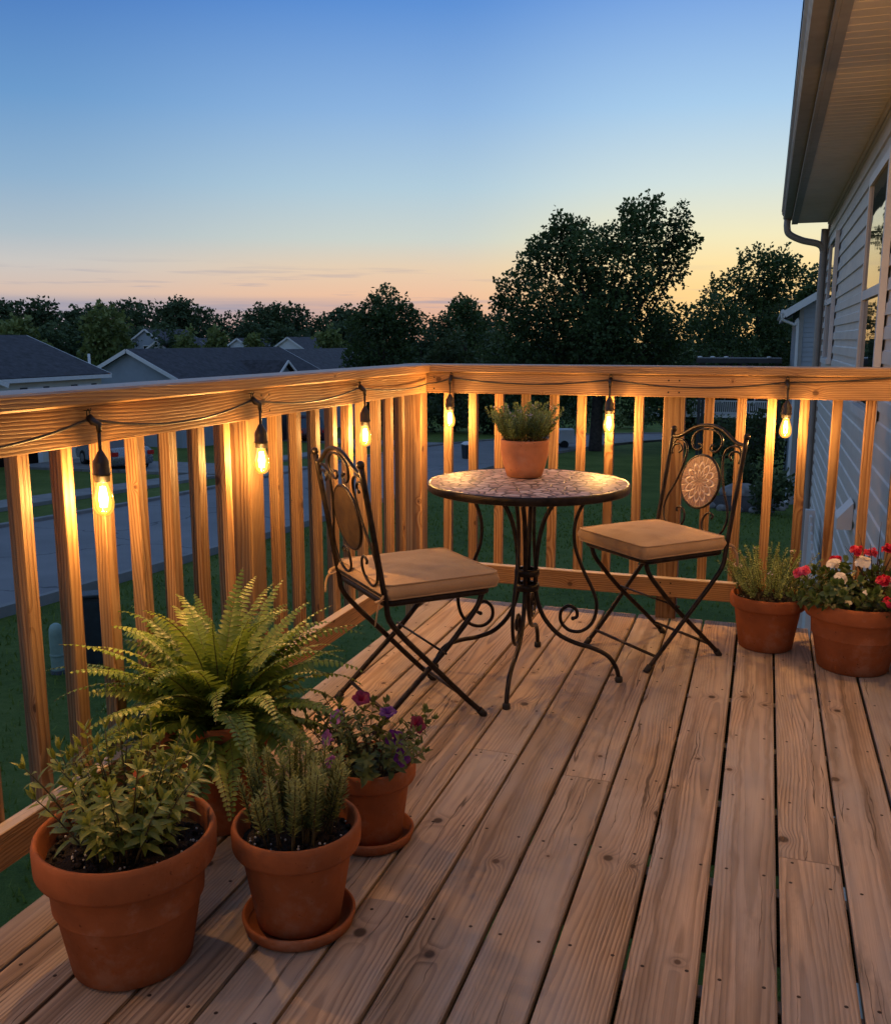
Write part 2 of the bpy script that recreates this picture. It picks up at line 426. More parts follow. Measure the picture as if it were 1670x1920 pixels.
def bulb_glass():
    m, t, out = base_mat('amber_glass')
    tr = t.new('ShaderNodeBsdfTransparent', {'Color': (1, .88, .62, 1)})
    em = t.new('ShaderNodeEmission', {'Color': (1, .46, .06, 1), 'Strength': 1.3})
    ad = t.new('ShaderNodeAddShader', {0: tr.outputs[0], 1: em.outputs[0]})
    gl = t.new('ShaderNodeBsdfGlossy', {'Roughness': .03})
    lw = t.new('ShaderNodeLayerWeight', {'Blend': .25})
    mx = t.new('ShaderNodeMixShader', {0: t.math('MULTIPLY', lw.outputs['Fresnel'], .6), 1: ad.outputs[0], 2: gl.outputs[0]})
    t.l.new(mx.outputs[0], out.inputs[0]); return m
M['bulb'] = bulb_glass()
def emis(name, col, st):
    m, t, out = base_mat(name)
    e = t.new('ShaderNodeEmission', {'Color': (*col, 1), 'Strength': st}); t.l.new(e.outputs[0], out.inputs[0]); return m
M['filament'] = emis('lit_filament', (1, .66, .26), 40)

def fabric():
    m, t, out = base_mat('tan_canvas')
    co = t.new('ShaderNodeTexCoord').outputs['Object']
    n = t.noise(co, 7, 4, .6)
    col = t.ramp(n, [(.3, (.345, .225, .13)), (.7, (.42, .285, .17))])
    wx = t.new('ShaderNodeTexWave', {'Vector': co, 'Scale': 260, 'Distortion': .4}, bands_direction='X').outputs['Fac']
    wy = t.new('ShaderNodeTexWave', {'Vector': co, 'Scale': 260, 'Distortion': .4}, bands_direction='Y').outputs['Fac']
    cr = t.noise(co, 16, 3, .55)
    h = t.math('ADD', t.math('MULTIPLY', t.math('ADD', wx, wy), .05), t.math('MULTIPLY', cr, 1.0))
    bp = t.new('ShaderNodeBump', {'Strength': .35, 'Distance': .008, 'Height': h})
    b = t.new('ShaderNodeBsdfPrincipled', {'Base Color': col, 'Roughness': .85, 'Specular IOR Level': .2, 'Sheen Weight': .2, 'Normal': bp.outputs[0]})
    t.l.new(b.outputs[0], out.inputs[0]); return m
M['fabric'] = fabric()

def mosaic(name, scale, radial=False):
    m, t, out = base_mat(name)
    co = t.new('ShaderNodeTexCoord').outputs['Object']
    sp = t.new('ShaderNodeSeparateXYZ', {0: co})
    if radial:
        a, b2 = sp.outputs[0], sp.outputs[2]
        r = t.math('SQRT', t.math('ADD', t.math('MULTIPLY', a, a), t.math('MULTIPLY', b2, b2)))
        th = t.math('ARCTAN2', b2, a)
        # flower pattern: petals whose number doubles outward
        pet = t.math('ABSOLUTE', t.math('SINE', t.math('MULTIPLY', th, 6.0)))
        edge = t.math('ADD', .022, t.math('MULTIPLY', pet, .026))
        edge2 = t.math('ADD', .056, t.math('MULTIPLY', t.math('ABSOLUTE', t.math('COSINE', t.math('MULTIPLY', th, 6.0))), .022))
        l1 = t.maprange(t.math('ABSOLUTE', t.math('SUBTRACT', r, edge)), .0025, .0095, 1, 0)
        l2 = t.maprange(t.math('ABSOLUTE', t.math('SUBTRACT', r, edge2)), .0025, .0095, 1, 0)
        spk = t.maprange(t.math('ABSOLUTE', t.math('SINE', t.math('MULTIPLY', th, 12.0))), .0, .28, 1, 0)
        rim = t.math('MULTIPLY', spk, t.maprange(r, .070, .078, 0, 1))
        cen = t.math('MULTIPLY', t.maprange(t.math('ABSOLUTE', t.math('SINE', t.math('MULTIPLY', th, 6.0))), .0, .3, 1, 0), t.maprange(r, .02, .045, 1, 0))
        ln = t.math('MAXIMUM', t.math('MAXIMUM', l1, l2), t.math('MAXIMUM', rim, cen))
        n = t.noise(co, 45, 3)
        chip = t.ramp(n, [(.35, (.20, .10, .06)), (.65, (.34, .185, .115))])
        col = t.mix(ln, chip, (.56, .41, .30)); hgt = t.math('SUBTRACT', 1.0, ln)
        rough = .45
    else:
        wn = t.new('ShaderNodeTexNoise', {'Vector': co, 'Scale': 9.0})
        vec = t.new('ShaderNodeVectorMath', {0: co, 1: wn.outputs['Color']}, operation='MULTIPLY_ADD'); vec.inputs[1].default_value = (.03, .03, .03)
        vm = t.new('ShaderNodeVectorMath', {0: wn.outputs['Color'], 1: (.03, .03, .03), 2: co}, operation='MULTIPLY_ADD')
        ve = t.new('ShaderNodeTexVoronoi', {'Vector': vm.outputs[0], 'Scale': scale}, feature='DISTANCE_TO_EDGE')
        vc = t.new('ShaderNodeTexVoronoi', {'Vector': vm.outputs[0], 'Scale': scale})
        ln = t.maprange(ve.outputs['Distance'], .05, .11, 1, 0)
        cc = t.new('ShaderNodeSeparateXYZ', {0: vc.outputs['Color']}).outputs[0]
        chip = t.ramp(cc, [(0, (.36, .21, .165)), (.5, (.55, .37, .30)), (1, (.72, .56, .49))])
        n = t.noise(co, 60, 3)
        chip = t.mix(1.0, chip, t.ramp(n, [(.3, (.8, .8, .8)), (.7, (1.1, 1.1, 1.1))]), 'MULTIPLY')
        col = t.mix(ln, chip, (.10, .062, .05)); hgt = t.math('SUBTRACT', 1.0, ln)
        rough = .56
    bp = t.new('ShaderNodeBump', {'Strength': .8, 'Distance': .003, 'Height': hgt})
    b = t.new('ShaderNodeBsdfPrincipled', {'Base Color': col, 'Roughness': rough, 'Normal': bp.outputs[0]})
    t.l.new(b.outputs[0], out.inputs[0]); return m
M['mosaic'] = mosaic('mosaic_chips', 27)
M['medal'] = mosaic('mosaic_medallion', 1, True)

def lawn_mat():
    m, t, out = base_mat('lawn')
    co = t.new('ShaderNodeTexCoord').outputs['Object']
    a = t.noise(co, .35, 5, .65); b_ = t.noise(co, 9, 5, .7); c = t.noise(co, 60, 3, .7)
    f = t.math('ADD', t.math('MULTIPLY', a, .45), t.math('ADD', t.math('MULTIPLY', b_, .3), t.math('MULTIPLY', c, .25)))
    col = t.ramp(f, [(.36, (.055, .095, .016)), (.5, (.115, .175, .032)), (.64, (.19, .24, .06))])
    bp = t.new('ShaderNodeBump', {'Strength': 1.0, 'Distance': .06, 'Height': t.math('ADD', b_, c)})
    b = t.new('ShaderNodeBsdfPrincipled', {'Base Color': col, 'Roughness': .85, 'Specular IOR Level': .15, 'Normal': bp.outputs[0]})
    t.l.new(b.outputs[0], out.inputs[0]); return m
M['lawn'] = lawn_mat()
M['grass'] = leaf_mat('grass_blade', (.05, .09, .012), (.17, .23, .05), .25, .6, .2)

def road_mat():
    m, t, out = base_mat('street_asphalt')
    co = t.new('ShaderNodeTexCoord').outputs['Object']
    a = t.noise(co, .5, 4, .6); b_ = t.noise(co, 40, 3, .7)
    col = t.ramp(t.math('ADD', t.math('MULTIPLY', a, .6), t.math('MULTIPLY', b_, .4)), [(.35, (.125, .125, .13)), (.65, (.19, .19, .195))])
    wn = t.new('ShaderNodeTexNoise', {'Vector': co, 'Scale': 1.2, 'Detail': 4.0})
    vm = t.new('ShaderNodeVectorMath', {0: wn.outputs['Color'], 1: (1.2, 1.2, 1.2), 2: co}, operation='MULTIPLY_ADD')
    ve = t.new('ShaderNodeTexVoronoi', {'Vector': vm.outputs[0], 'Scale': .21}, feature='DISTANCE_TO_EDGE', voronoi_dimensions='2D')
    col = t.mix(t.maprange(ve.outputs['Distance'], .004, .010, .75, 0), col, (.02, .02, .022))
    bp = t.new('ShaderNodeBump', {'Strength': .4, 'Distance': .01, 'Height': b_})
    b = t.new('ShaderNodeBsdfPrincipled', {'Base Color': col, 'Roughness': .75, 'Normal': bp.outputs[0]})
    t.l.new(b.outputs[0], out.inputs[0]); return m
M['road'] = road_mat()

# ------------------------------------------------------------------ terrain
def gz(x, y):
    yy = max(-30, min(y, 104))
    z = -2.5 - .054 * yy
    if y > 104: z += min(1.5, (y - 104) * .02)
    return z
mb = MB()
xs = [-1500, -700, -350, -180, -110] + [-80 + 4 * i for i in range(41)] + [110, 180, 350, 700, 1500]
ys = [-400, -120, -60, -30] + [-26 + 4 * i for i in range(34)] + [125, 145, 170, 220, 320, 600, 1200, 2500]
grid = [[mb.pt((x, y, gz(x, y) + .05 * mnoise.noise(Vec((x * .11, y * .11, 0))) * (1 if -80 < x < 80 and y < 100 else 0))) for x in xs] for y in ys]
for j in range(len(ys) - 1):
    for i in range(len(xs) - 1):
        mb.face([grid[j][i], grid[j][i + 1], grid[j + 1][i + 1], grid[j + 1][i]], None, 0, True)
tag(mb.build('ground', M['lawn']), kind='structure')

def strip(near, far, dz, name, mat, n=10, thick=0, kerb=None):
    A = smooth_path([(x, y, 0) for x, y in near], n); B = smooth_path([(x, y, 0) for x, y in far], n)
    k = MB(); cols = 6; prev = None
    for a, b in zip(A, B):
        cur = []
        for c in range(cols + 1):
            p = a.lerp(b, c / cols); cur.append(k.pt((p.x, p.y, gz(p.x, p.y) + dz)))
        if prev:
            for c in range(cols): k.face([prev[c], cur[c], cur[c + 1], prev[c + 1]], None, 0, True)
        prev = cur
    o = tag(k.build(name, mat), kind='structure')
    o.data.flip_normals()
    return A, B
NEAR = [(-11.6, -30), (-11.5, 0), (-11.5, 12), (-11.6, 22), (-12.0, 34), (-12.2, 46), (-11.4, 58), (-9.6, 68), (-6.5, 76.5), (-1, 82), (8, 86), (22, 90)]
FAR = [(-18.1, -30), (-18.0, 0), (-18.1, 14), (-18.1, 24), (-18.9, 34), (-19.9, 46), (-20.2, 56), (-18.6, 67), (-14.2, 80), (-6, 90), (5, 95), (22, 99)]
A, B = strip(NEAR, FAR, .07, 'street', M['road'])
for line, sgn in ((A, 1), (B, -1)):
    k = MB()
    pr = [Vec((p.x, p.y, gz(p.x, p.y))) for p in line]
    prev = None
    for i, p in enumerate(pr):
        d = (pr[min(i + 1, len(pr) - 1)] - pr[max(i - 1, 0)]); nrm = Vec((d.y, -d.x, 0)).normalized() * sgn
        sec = [(0, .06), (0, .15), (.03, .165), (.16, .165), (.16, -.05)]
        cur = [k.pt(p + nrm * a + Vec((0, 0, b))) for a, b in sec]
        if prev:
            for c in range(4): k.face([prev[c], prev[c + 1], cur[c + 1], cur[c]], None, 0, False)
        prev = cur
    tag(k.build('kerb', M['concrete']), kind='structure')
def slab(name, a, b, w, dz, mat):
    a = Vec((*a, 0)); b = Vec((*b, 0)); d = (b - a).normalized(); s = Vec((d.y, -d.x, 0)) * w / 2
    n = max(2, int((b - a).length / 1.5)); k = MB()
    for i in range(n):
        p = a.lerp(b, i / n) + d * .012; q = a.lerp(b, (i + 1) / n) - d * .012
        top = [(c.x, c.y, gz(c.x, c.y) + dz) for c in (p - s, p + s, q + s, q - s)]
        low = [(x, y, z - .3) for x, y, z in top]
        k.poly(top, r=R.random())
        for e in range(4): k.poly([low[e], low[(e + 1) % 4], top[(e + 1) % 4], top[e]])
    return tag(k.build(name, mat), kind='structure')
slab('pavement', (-21.3, 2), (-21.6, 33.2), 1.35, .10, M['concrete'])
slab('pavement', (-23.1, 40.0), (-24.4, 62), 1.35, .10, M['concrete'])
slab('driveway', (-19.1, 36.3), (-31.0, 34.8), 5.0, .115, M['concrete'])
slab('driveway', (-20.6, 58.5), (-31.5, 59.5), 4.6, .115, M['concrete'])

# grass blades close to the deck
k = MB()
for i in range(26000):
    y = 1 + 30 * R.random() ** 1.5; x = -11.2 + 13.5 * R.random()
    if y < 4.6 and x > -1.7: continue
    if x > .5 and y < 12.4: continue
    p = Vec((x, y, gz(x, y) - .01)); h = .05 + .06 * R.random()
    d = Vec((R.gauss(0, .35), R.gauss(0, .35), 1)).normalized()
    a = R.random() * PI; s = Vec((math.cos(a), math.sin(a), 0)) * (.010 + .0006 * y)
    k.face([k.pt(p - s), k.pt(p + s), k.pt(p + d * h)], None, 0, False)
tag(k.build('grass', M['grass']), kind='stuff')

# ------------------------------------------------------------------ deck
WX = .60            # house wall plane
X0, X1, Y0, Y1 = -1.49, WX - .012, -2.6, 4.25
deck = tag(bpy.data.objects.new('deck', None), kind='structure'); COL.objects.link(deck)
gaps = [-1.383, -1.235, -1.088, -.940, -.793, -.645, -.498, -.350, -.203, -.055, .092, .2395, .387, .5345]
edges = [X0] + gaps + [X1]
joints = {5: 2.617, 7: 2.53, 11: 2.262, 2: .62, 9: -.4, 4: -.9, 13: .5, 0: 1.02}
bd = MB(); nl = MB()
joist = [4.19 - .4064 * i for i in range(17)]
for i in range(len(edges) - 1):
    a = edges[i] + (R.uniform(.0035, .0055) if i else 0); b = edges[i + 1] - R.uniform(.0035, .0055)
    yj = joints.get(i)
    segs = [(Y0, yj - .0012), (yj + .0012, Y1)] if yj else [(Y0, Y1)]
    dzb = R.uniform(-.0012, .0012)
    for (p, q) in segs:
        q2 = q + (R.uniform(-.004, .004) if q == Y1 else 0)
        bd.beam(((a + b) / 2, p, -.014 + dzb), ((a + b) / 2, q2, -.014 + dzb), b - a, .028, m=0, ch=.004, r=R.random())
    js = [j for j in joist]
    for j in js:
        for xx in (a + .026, b - .026):
            yy = j + R.uniform(-.009, .009); xx += R.uniform(-.005, .005)
            if yj and abs(yy - yj) < .03: yy = yj + .02
            nl.lathe([(0, .0006), (.0034, .0006), (.0043, .0001)], 8, (xx, yy, dzb), 0)
    if yj:
        for xx in (a + .03, b - .03):
            nl.lathe([(0, .0006), (.0034, .0006), (.0042, .0001)], 8, (xx, yj - .02, dzb), 0)
bd.build('deck_boards', M['deck'], deck); tag(nl.build('nail_heads', M['nail'], deck), kind='stuff')
k = MB()
k.beam((X0 + .022, Y0, -.127), (X0 + .022, Y1 - .022, -.127), .038, .185, r=.3)
k.beam((X0 + .042, Y1 - .042, -.127), (X1, Y1 - .042, -.127), .038, .185, r=.6)
k.build('rim_joist', M['rail'], deck)
k = MB()
for j in joist[1:]:
    k.beam((X0 + .045, j, -.125), (X1, j, -.125), .038, .18)
k.build('joists', M['rail'], deck)
for (x, y) in ((-1.40, 4.12), (.3, 4.12), (-1.40, 1.2), (-1.40, -1.8)):
    k = MB(); k.beam((x, y, gz(x, y) - .2), (x, y, -.222), .135, .135, (0, 1, 0)); k.build('support_post', M['rail'], deck)

# ------------------------------------------------------------------ railing
rail = thing('deck_railing', 'wooden deck railing with square balusters and flat cap turning the corner', 'railing', (-1.5, 4.2, 0))
def rp(mb_, name):
    o = mb_.build(name, M['rail'], rail); o.location = (1.5, -4.2, 0); return o
IL, IR = -1.500, 4.178           # inner faces of the skirt boards
ZB, ZS, ZC, ZT = .110, .997, 1.090, 1.128
YS = -2.4
k = MB(); k.beam((IL - .019, YS, (ZS + ZC) / 2 - .001), (IL - .019, IR - .0005, (ZS + ZC) / 2 - .001), .038, ZC - ZS - .002, r=.13, u0=1.2); rp(k, 'skirt_board')
k = MB(); k.beam((IL + .0, IR + .019, (ZS + ZC) / 2), (WX - .02, IR + .019, (ZS + ZC) / 2), .038, ZC - ZS, r=.71); rp(k, 'skirt_board')
k = MB(); k.beam((IL - .045, YS, (ZC + ZT) / 2), (IL - .045, IR - .018, (ZC + ZT) / 2), .14, ZT - ZC, r=.37, ch=.005); rp(k, 'cap_rail')
k = MB(); k.beam((IL - .115, IR + .0525, (ZC + ZT) / 2 + .001), (WX - .02, IR + .0525, (ZC + ZT) / 2 + .001), .139, ZT - ZC, r=.55, ch=.005); rp(k, 'cap_rail')
k = MB(); k.beam((IL - .019, YS, ZB + .0425), (IL - .019, IR, ZB + .0425), .038, .085, r=.29); rp(k, 'bottom_rail')
k = MB(); k.beam((IL + .0, IR + .019, ZB + .0425), (WX - .02, IR + .019, ZB + .0425), .038, .085, r=.83); rp(k, 'bottom_rail')
BW = .038
for x in (-1.410, -1.284, -1.158, -1.035, -.905, -.779, -.648, -.521, -.223, -.092, .032, .161, .286, .412, .53):
    k = MB(); k.beam((x, IR + .0385 + BW / 2, ZB + .004), (x + R.uniform(-.003, .003), IR + .0388 + BW / 2, ZC - .003), BW, BW * R.uniform(.96, 1), (0, 1, 0)); rp(k, 'baluster')
for y in (-1.95, -1.81, -1.67, -1.53, -1.39, -1.25, -1.11, -.97, -.83, -.69, -.55, -.41, -.27, .09, .23, .37, .51, .65, .79, .93, 1.07, 1.21, 1.36, 1.505, 1.66, 1.80, 1.94, 2.08, 2.22, 2.36, 2.50, 2.83, 2.97, 3.12, 3.265, 3.41, 3.55, 3.70, 3.845, 3.985):
    k = MB(); k.beam((IL - .0385 - BW / 2, y, ZB + .004), (IL - .0388 - BW / 2, y + R.uniform(-.003, .003), ZC - .003), BW, BW * R.uniform(.96, 1), (1, 0, 0)); rp(k, 'baluster')
for (x, y) in ((-.372, IR + .0845), (IL - .0845, 2.67), (IL - .0845, IR + .0845), (IL - .0845, -.08)):
    k = MB()
    lo = .0005 if y > 4.2 and x > -1 else -.35
    k.beam((x, y, lo), (x, y, ZC - .002), .089, .089, (0, 1, 0), ch=.004); rp(k, 'post')

k = MB()
def screw(p, n):
    n = Vec(n); u, w = perp(n); k.poly([Vec(p) + n * .0008 + (u * math.cos(2 * PI * i / 10) + w * math.sin(2 * PI * i / 10)) * .0042 for i in range(10)])
for y in (2.645, 2.695, .0, -.16, 4.10):
    for z in (ZS + .02, ZC - .022, ZB + .02, ZB + .065): screw((IL, y, z), (1, 0, 0))
for x in (-.395, -.35, -1.46, .5):
    for z in (ZS + .02, ZC - .022, ZB + .02, ZB + .065): screw((x, IR, z), (0, -1, 0))
for i in range(12):
    screw((IL - .02, -2 + .5 * i, ZT), (0, 0, 1))
for i in range(5):
    screw((-1.3 + .42 * i, IR + .03, ZT + .001), (0, 0, 1))
o = k.build('screw_heads', M['nail'], rail); o.location = (1.5, -4.2, 0); tag(o, kind='stuff')

# ------------------------------------------------------------------ house on the right
HY0, HY1 = -7.0, 12.1
ZF = 2.57           # soffit height
house = thing('house', 'grey vinyl sided house with overhanging eave along the deck edge', 'house', (WX, 2, -2.6))
def hp(mb_, name, mats, par=None, loc=(-WX, -2, 2.6)):
    return mb_.build(name, mats, par or house, loc if par is None else None)
k = MB(); p = .128
zb = -3.75
nlap = int((ZF - zb) / p) + 1
for i in range(nlap):
    z0 = zb + i * p; z1 = min(z0 + p, ZF - .001)
    if z1 <= z0: break
    zm = z0 + (z1 - z0) * .5
    k.poly([(WX - .016, HY1, z0), (WX - .016, HY0, z0), (WX - .013, HY0, zm), (WX - .013, HY1, zm)], r=.5)
    k.poly([(WX - .013, HY1, zm), (WX - .013, HY0, zm), (WX - .004, HY0, zm + .008), (WX - .004, HY1, zm + .008)], r=.5)
    k.poly([(WX - .004, HY1, zm + .008), (WX - .004, HY0, zm + .008), (WX - .0015, HY0, z1), (WX - .0015, HY1, z1)], r=.5)
    k.poly([(WX - .0015, HY1, z0), (WX - .0015, HY0, z0), (WX - .016, HY0, z0), (WX - .016, HY1, z0)], r=.5)
k.box((WX, HY0, -4.2), (9.6, HY1 - .002, ZF))
k.poly([(WX, HY1 - .002, ZF), (9.6, HY1 - .002, ZF), (5.1, HY1 - .002, ZF + 2.1)])
hp(k, 'wall', M['siding'])
k = MB(); k.beam((WX + .03, HY1 - .03, -3.9), (WX + .03, HY1 - .03, ZF - .003), .105, .105, (0, 1, 0)); hp(k, 'corner_trim', M['trim_grey'])
k = MB(); k.box((WX - .036, HY0, -4.1), (WX - .0165, 4.0, -.20)); hp(k, 'gap_shade_panel', M['dark'])  # near-black panel added over the siding so deck gaps look shaded
# soffit: grooved panels
EX = WX - .40
k = MB(); y = HY0
while y < HY1 - .01:
    y2 = min(y + .10, HY1)
    k.poly([(EX, y, ZF), (WX - .0, y, ZF), (WX - .0, y2 - .012, ZF), (EX, y2 - .012, ZF)], r=.5)
    k.poly([(EX, y2 - .012, ZF), (WX, y2 - .012, ZF), (WX, y2 - .006, ZF + .008), (EX, y2 - .006, ZF + .008)], r=.5)
    k.poly([(EX, y2 - .006, ZF + .008), (WX, y2 - .006, ZF + .008), (WX, y2, ZF), (EX, y2, ZF)], r=.5)
    y = y2
k.box((WX - .035, HY0, ZF - .028), (WX - .017, HY1 - .08, ZF - .001))
hp(k, 'soffit', M['soffit'])
k = MB()
k.box((EX - .022, HY0, ZF - .012), (EX - .001, HY1, ZF + .17)); k.box((EX, HY0, ZF - .012), (EX + .045, HY1, ZF - .001))
hp(k, 'fascia', M['trim_grey'])
k = MB()   # K-style gutter
sec = [(-.024, .150), (-.024, .035), (-.105, .035), (-.118, .06), (-.118, .085), (-.135, .110), (-.135, .150), (-.128, .150), (-.128, .113), (-.111, .088), (-.111, .064), (-.10, .042), (-.031, .042), (-.031, .150)]
ia = [k.pt((EX + a, HY0, ZF + b)) for a, b in sec]; ib = [k.pt((EX + a, HY1 + .01, ZF + b)) for a, b in sec]
for i in range(len(sec)):
    j = (i + 1) % len(sec); k.face([ia[j], ia[i], ib[i], ib[j]], None, 0, False, .5)
k.face([k.pt((EX + a, HY1 + .0115, ZF + b)) for a, b in sec[:7]], None, 0, False, .5)
hp(k, 'gutter', M['trim_grey'])
k = MB()
gx = EX - .07
pth = smooth_path([(gx, HY1 - .12, ZF + .04), (gx, HY1 - .12, ZF - .05), (gx + .03, HY1 - .11, ZF - .13), (gx + .17, HY1 - .09, ZF - .20), (WX - .11, HY1 - .07, ZF - .25), (WX - .06, HY1 - .06, ZF - .34), (WX - .06, HY1 - .06, ZF - .5), (WX - .06, HY1 - .06, -3.0)], 6)
k.tube(pth, .038, 12, flat=1.25, fdir=(0, 1, 0)); hp(k, 'downspout', M['trim_grey'])
k = MB()
k.poly([(EX - .14, HY0, ZF + .155), (EX - .14, HY1 + .02, ZF + .155), (5.1, HY1 + .02, ZF + 2.3), (5.1, HY0, ZF + 2.3)][::-1])
k.poly([(5.1, HY0, ZF + 2.3), (5.1, HY1 + .02, ZF + 2.3), (10.1, HY1 + .02, ZF + .155), (10.1, HY0, ZF + .155)][::-1])
k.poly([(EX - .14, HY1 + .02, ZF + .155), (EX - .14, HY1 + .02, ZF + .135), (5.1, HY1 + .02, ZF + 2.2), (5.1, HY1 + .02, ZF + 2.3)])
hp(k, 'roof', M['shingle'])
def house_window(y0, y1, z0, zm, z1):
    k = MB(); f = .055; a, b = WX - .052, WX - .0165
    k.box((a, y0, z0), (b, y0 + f, z1), ch=.003); k.box((a, y1 - f, z0), (b, y1, z1), ch=.003)
    k.box((a, y0 + f, z1 - f), (b, y1 - f, z1), ch=.003); k.box((a - .012, y0 - .01, z0 - .015), (b, y1 + .01, z0 + f * .7), ch=.003)
    k.box((a + .004, y0 + f, zm - .028), (b, y1 - f, zm + .028), ch=.003)
    fr = hp(k, 'window', M['trim'])
    for za, zz, dx in ((z0 + f * .7, zm - .028, .0), (zm + .028, z1 - f, -.008)):
        k = MB(); k.box((WX - .030 + dx, y0 + f, za), (WX - .018 + dx * .3, y1 - f, zz)); k.build('pane', M['glass'], fr)
house_window(5.66, 6.78, .80, 1.515, 2.24)
house_window(9.95, 10.9, 1.02, 1.62, 2.26)
# vent hood low on the wall
k = MB()
ya, yb, zt, zl = 6.55, 6.80, .20, .02
k.poly([(WX - .017, ya, zt), (WX - .017, yb, zt), (WX - .11, yb, zl + .07), (WX - .11, ya, zl + .07)][::-1])
k.poly([(WX - .11, ya, zl + .07), (WX - .11, yb, zl + .07), (WX - .11, yb, zl), (WX - .11, ya, zl)][::-1])
for yy in (ya, yb): k.poly([(WX - .017, yy, zt), (WX - .11, yy, zl + .07), (WX - .11, yy, zl), (WX - .017, yy, zl)])
hp(k, 'vent_hood', M['trim'])
# pale slat gate beside the wall
gate = thing('side_gate', 'pale vinyl slat gate with sloping top standing beside the grey house wall', 'gate', (.5, 9.4, gz(.5, 9.4)))
k = MB()
for i in range(7):
    yy = 8.75 + i * .16
    k.beam((.49, yy, gz(.5, yy) + .05), (.49, yy, -.78 + .055 * i), .022, .14, (0, 1, 0), ch=.004)
k.build('slat_panel', M['trim'], gate, (-.5, -9.4, -gz(.5, 9.4)))
for yy in (8.6, 9.9):
    k = MB(); k.beam((.49, yy, gz(.5, yy) - .1), (.49, yy, -.42 if yy > 9 else -.8), .09, .09, (0, 1, 0)); k.build('gate_post', M['trim'], gate, (-.5, -9.4, -gz(.5, 9.4)))

# ------------------------------------------------------------------ string lights
strl = thing('string_lights', 'black cord of amber filament bulbs strung along the railing, all lit', 'string lights', (-1.49, 2.6, 1.06))
LO = Vec((-1.49, 2.6, 1.06))
CL, CR = IL + .012, IR - .012
hooks = [(CL, y, 1.058) for y in (-.44, .31, 1.07, 1.822, 2.568, 3.385)] + [(x, CR, 1.068) for x in (-1.372, -.642, .084)]
wallh = [(WX - .06, 3.55, 1.62), (WX - .06, 2.75, 1.98)]
bulbs = []
def cord_between(a, b, sag, n=12):
    a = Vec(a); b = Vec(b); return [a.lerp(b, i / n) - Vec((0, 0, sag * 4 * (i / n) * (1 - i / n))) for i in range(n)]
pts = [Vec((CL, -2.2, 1.03))]
prev = Vec((CL, -1.17, 1.058)); pts += cord_between(pts[0], prev, .03, 4)
seq = hooks[:6]
for h in seq:
    pts += cord_between(prev, h, .034 + R.uniform(-.006, .008)); prev = Vec(h)
mid = Vec((CL + .004, CR - .004, 1.040)); pts += cord_between(prev, mid, .020, 10); pts += cord_between(mid, hooks[6], .006, 3); prev = Vec(hooks[6])
for h in hooks[7:]:
    pts += cord_between(prev, h, .026 + R.uniform(-.004, .006)); prev = Vec(h)
endr = Vec((WX - .06, CR, 1.10)); pts += cord_between(prev, endr, .008); prev = endr
for h in wallh:
    pts += cord_between(prev, h, .05); prev = Vec(h)
pts.append(prev)
k = MB(); k.tube([p - LO for p in pts], .0034, 7); k.build('cord', M['black'], strl)
def hang(h):
    h = Vec(h); j = Vec((R.uniform(-.004, .004), R.uniform(-.004, .004), 0))
    inn = Vec((.026, 0, 0)) if abs(h.x - CL) < .001 else (Vec((0, -.028, 0)) if abs(h.y - CR) < .001 else Vec((-.02, 0, 0)))
    c = h + inn + j - LO
    k = MB()
    # moulded tee, drop wire, socket body
    k.tube([h - LO + Vec((0, 0, .006)), h - LO + inn * .45 - Vec((0, 0, .006)), c - Vec((0, 0, .012)), c - Vec((0, 0, .03))], [.0085, .009, .0075, .006], 10)
    k.tube([c - Vec((0, 0, .028)), c - Vec((0, 0, .085))], .0042, 8)
    k.lathe([(.004, -.072), (.008, -.078), (.0185, -.098), (.0195, -.103), (.0195, -.124), (.0215, -.126), (.0215, -.130), (.0185, -.132), (.0180, -.146), (.0145, -.147), (.0, -.1465)], 20, c)
    sk = k.build('socket', M['black'], strl)
    k = MB()
    ax = Vec((0, 1, 0)) if abs(h.x - CL) < .001 or h.z > 1.3 else Vec((1, 0, 0))
    k.tube([h - LO + ax * (math.cos(a) * .0055) + Vec((0, 0, .012 + math.sin(a) * .011)) for a in [2 * PI * i / 14 for i in range(14)]], .0017, 6, closed=True)
    k.tube([h - LO + Vec((0, 0, .02)) - inn * .9, h - LO + Vec((0, 0, .02)) + inn * .3, h - LO + Vec((0, 0, .026)) + inn * .3], .0014, 6)
    k.build('hook', M['black'], sk)
    k = MB()
    k.lathe([(.0125, -.1475), (.0135, -.152), (.0175, -.166), (.0222, -.182), (.0242, -.196), (.0232, -.209), (.0185, -.220), (.010, -.2265), (0, -.228)], 24, c)
    k.build('bulb', M['bulb'], sk)
    k = MB()
    for q in range(4):
        a = PI / 4 + q * PI / 2; u = Vec((math.cos(a), math.sin(a), 0))
        k.tube([c + u * .004 - Vec((0, 0, .158)), c + u * .0085 - Vec((0, 0, .185)), c + u * .006 - Vec((0, 0, .207))], .0024, 6)
    k.build('filament', M['filament'], sk)
    ld = bpy.data.lights.new('bulb_light', 'POINT'); ld.energy = BULB_W * ((.36 if h.y < 1.2 and h.x < 0 else 1) if h.z < 1.3 else 1.05); ld.color = (1, .555, .215); ld.shadow_soft_size = .011
    lo = bpy.data.objects.new('bulb_light', ld); COL.objects.link(lo); lo.parent = sk; lo.location = c - Vec((0, 0, .187))
BULB_W = 22.0
for h in hooks + wallh: hang(h)

